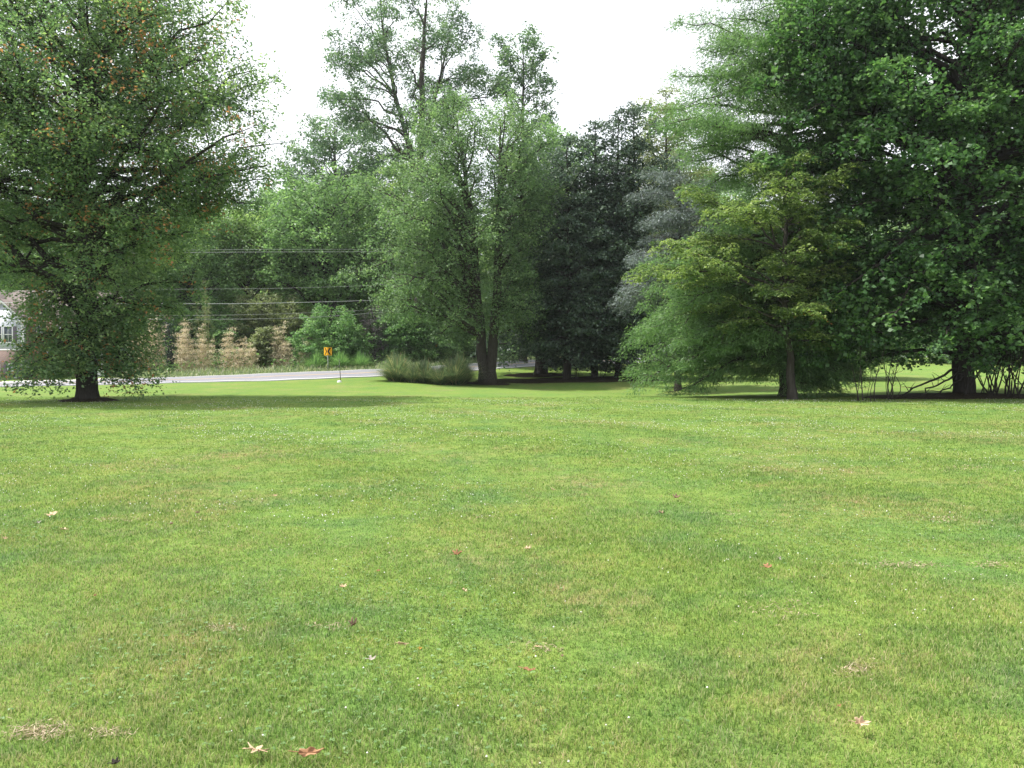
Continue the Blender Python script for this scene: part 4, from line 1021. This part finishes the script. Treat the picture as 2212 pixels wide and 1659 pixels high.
fl('long curled reddish brown leaf beside the pale spread leaf at the bottom', 658, 1630, 70, 'rust', 2, .22, .35, 5, .35, (math.radians(30), .1), .35, .04, .42)
fl('pinkish tan folded leaf alone near the lower right corner', 1866, 1555, 54, 'tan', 3, .2, .5, 5, .45, (math.radians(32), .2), .4, .05, .7)
fl('small tan folded leaf between the grey curl and the orange scrap', 866, 1390, 30, 'tan', 4, .25, .3, 5, .4, (math.radians(35), .1), 2.8, .045, .7)
fl('thin rust red leaf lying low, centre of the near lawn', 1140, 1443, 38, 'rust', 5, .25, .4, 3, .4, (.3, 0), -.35, .04, .35)
fl('crumpled dark brown leaf left of centre on the near lawn', 758, 1348, 28, 'brown', 6, .9, .5, 5, .7, (.3, 0), 1.2, .03)
fl('grey curled leaf standing on its stalk, left of centre', 798, 1424, 20, 'grey', 7, .5, .4, 3, .6, (.4, 0), .2, .045)
fl('tiny orange yellow scrap of leaf right of the folded tan leaf', 905, 1398, 9, 'yellow', 8, .4, .4, 3, .6, (.9, 0), .2, .03)
fl('small tan leaf above the crumpled brown one', 738, 1262, 20, 'tan', 9, .3, .3, 5, .7, (.2, 0), 1.1)
fl('small tan leaf with raised tip right of centre line', 1003, 1270, 16, 'tan', 10, .6, .3, 5, .8, (.4, 0), 2.1, .03)
fl('brown and tan leaf pair like curl in the middle of the lawn', 984, 1190, 27, 'rust', 11, .6, .4, 5, .7, (.3, 0), .5, .03)
fl('reddish tan leaf on the right side of the lawn', 1660, 1224, 24, 'rust', 12, .4, .3, 5, .6, (.3, 0), .2, .03)
fl('small grey white leaf just above the reddish tan one at right', 1688, 1206, 12, 'grey', 13, .6, .3, 3, .6, (.5, 0), 1.3, .04)
fl('broad flat tan leaf farthest left in the upper group of three', 106, 1112, 26, 'tan', 14, .25, .2, 5, .7, (.2, 0), .1, .03)
fl('tiny grey leaf just below the broad flat leaf at far left', 77, 1128, 10, 'grey', 15, .6, .3, 3, .6, (.8, 0), 1.2, .03)
fl('tan leaf lowest of the far left group of three', 134, 1143, 20, 'tan', 16, .3, .2, 5, .6, (.2, 0), 2.9, .03)
fl('small brown crumb of leaf right of the far left group', 365, 1130, 12, 'brown', 17, .7, .4, 5, .7, (.3, 0), 0, .03)
fl('small brown leaf farthest up of those left of centre', 423, 1105, 12, 'brown', 18, .6, .4, 5, .7, (.3, 0), 1, .03)
fl('small reddish leaf low at the left', 198, 1283, 10, 'rust', 19, .6, .4, 5, .7, (.3, 0), 1.5, .03)
fl('pinkish leaf cut by the left edge', 4, 1161, 14, 'tan', 20, .5, .3, 5, .7, (.3, 0), 2, .03)
fl('tiny pink tan leaf far out on the middle of the lawn', 1195, 1051, 12, 'tan', 21, .5, .3, 5, .7, (.3, 0), 2.4, .03)
fl('brown leaf with light edge, right of centre far out', 1461, 1067, 22, 'brown', 22, .7, .4, 5, .7, (.3, 0), .4, .03)
fl('small orange brown leaf near the lower right, above the pinkish folded one', 1820, 1518, 12, 'rust', 23, .5, .3, 3, .7, (.5, 0), .6, .03)
fl('dark shrivelled leaf at the very bottom left of centre', 235, 1648, 26, 'dark', 24, .7, .5, 5, .6, (.2, 0), .2, .02)
fl('faint tan leaf just left of the pale clippings by the centre', 1140, 1179, 20, 'tan', 25, .3, .2, 5, .6, (.1, 0), .9, .02)
fl('small rust leaf left of the pair like curl', 815, 1226, 10, 'rust', 26, .5, .3, 5, .7, (.3, 0), .9, .02)
fl('pale pink leaf scrap left of the middle far out', 592, 1066, 11, 'tan', 27, .4, .3, 5, .7, (.3, 0), .9, .03)
fl('brown leaf lying right of centre on clippings', 1430, 1101, 16, 'brown', 28, .5, .3, 5, .7, (.2, 0), 1.9, .02)
fl('orange tan leaf crumb above the thin rust red leaf', 1160, 1392, 11, 'tan', 29, .4, .3, 3, .6, (.2, 0), .3, .02)
fl('brown leaf crumb right of the orange tan crumb', 1215, 1412, 13, 'brown', 30, .4, .3, 3, .6, (.2, 0), 1.3, .02)

# dry clippings lying on the lawn
def clippings():
    r = np.random.default_rng(77); b = Buf()
    for (x2, y2, w2, h2, n) in [(70, 1600, 90, 26, 700), (475, 1370, 70, 12, 260), (1965, 1225, 110, 12, 420), (2040, 1127, 60, 10, 260), (1040, 1120, 60, 8, 100), (838, 977, 70, 6, 240), (2080, 1015, 90, 8, 260), (1865, 1460, 60, 26, 300), (1560, 1110, 70, 8, 60), (230, 1606, 60, 16, 200), (1180, 1410, 70, 18, 160), (250, 1130, 90, 9, 200), (1700, 1330, 120, 40, 260), (2150, 1222, 60, 10, 200), (700, 1365, 50, 14, 120)]:
        n = int(n * .55); xs = x2 + (r.random(n) - .5 + r.normal(0, .25, n)) * w2; ys = y2 + (r.random(n) - .5 + r.normal(0, .25, n)) * h2; d = EYE * F_ / (ys * S - HOR); X = PX(xs * S, d)
        a = r.uniform(0, 6.28, n); s = np.stack([np.cos(a), np.sin(a), r.normal(0, .25, n)], -1)
        P = np.stack([X, d, terrain(X, d) + r.uniform(.006, .022, n)], -1)
        leaves(b, P, norm(r.normal(0, .5, (n, 3)) + np.array([0, 0, 1.])), s, r.uniform(.015, .05, n), .0022 + .0006 * d, r.random(n), cup=.1)
    kind(build('dry_clippings', b, leafmat('clippings_straw', (.20, .16, .08), (.33, .26, .13), (.46, .36, .2), trans=.2, tr_gain=1)), 'stuff', 'pale dry grass clippings lying in patches on the lawn', 'clippings')
clippings()

# ------------------------------------------------------------------ light
ELEV, AZ = 64.0, -88.0      # sun to the left of the view and a little beyond
az, el = math.radians(AZ), math.radians(ELEV)
d = Vector((math.sin(az) * math.cos(el), math.cos(az) * math.cos(el), math.sin(el)))
sun = bpy.data.lights.new('sun', 'SUN'); sun.energy = 4.2; sun.angle = math.radians(1.0); sun.color = (1, .96, .88)
so = bpy.data.objects.new('sun', sun); COL.objects.link(so); so.rotation_euler = (-d).to_track_quat('-Z', 'Y').to_euler(); so.location = (-30, 30, 60)

w = bpy.data.worlds.new('World'); sc.world = w; w.use_nodes = True; nt = w.node_tree
for x in list(nt.nodes): nt.nodes.remove(x)
out = nt.nodes.new('ShaderNodeOutputWorld'); bg = nt.nodes.new('ShaderNodeBackground'); bg.inputs[1].default_value = .1
sky = nt.nodes.new('ShaderNodeTexSky'); sky.sky_type = 'NISHITA'; sky.sun_disc = False; sky.sun_elevation = el; sky.sun_rotation = az; sky.air_density = 1.2; sky.dust_density = 3; sky.ozone_density = 1
tc = nt.nodes.new('ShaderNodeTexCoord'); cn = N(nt, 'ShaderNodeTexNoise', inp={'Scale': 2.2, 'Detail': 6, 'Roughness': .55}); nt.links.new(tc.outputs['Generated'], cn.inputs['Vector'])
cr = ramp(nt, [(.25, (.62, .62, .62)), (.55, (.92, .92, .92))]); nt.links.new(cn.outputs[0], cr.inputs[0])
mx = N(nt, 'ShaderNodeMix', data_type='RGBA'); mx.inputs[7].default_value = (9.0, 9.2, 9.6, 1)
nt.links.new(cr.outputs[0], mx.inputs[0]); nt.links.new(sky.outputs[0], mx.inputs[6]); nt.links.new(mx.outputs[2], bg.inputs[0]); nt.links.new(bg.outputs[0], out.inputs[0])

# ------------------------------------------------------------------ haze
HAZE = 0.0002
if HAZE > 0:
    b = Buf(); boxb(b, -260, 260, -12, 240, -1.6, 60)
    m, nt, out = newmat('haze_air'); v = nt.nodes.new('ShaderNodeVolumePrincipled'); v.inputs['Color'].default_value = (.93, .96, 1, 1); v.inputs['Density'].default_value = HAZE; v.inputs['Anisotropy'].default_value = .3
    nt.links.new(v.outputs[0], out.inputs['Volume']); kind(build('haze', b, m), 'stuff')

# ------------------------------------------------------------------ camera
cam = bpy.data.cameras.new('camera'); co = bpy.data.objects.new('camera', cam); COL.objects.link(co); sc.camera = co
cam.sensor_width = 36; cam.lens = F_ / W_ * 36; cam.clip_end = 4000; cam.clip_start = .05
co.location = (0, 0, EYE); co.rotation_euler = (math.radians(90) - math.atan((384 - HOR) / F_), 0, 0)

sc.view_settings.view_transform = 'Standard'; sc.view_settings.look = 'None'; sc.view_settings.exposure = .95; sc.view_settings.gamma = 1
sc.render.engine = 'CYCLES'; sc.cycles.use_denoising = True
sc.cycles.max_bounces = 8; sc.cycles.diffuse_bounces = 4; sc.cycles.transmission_bounces = 4; sc.cycles.glossy_bounces = 2
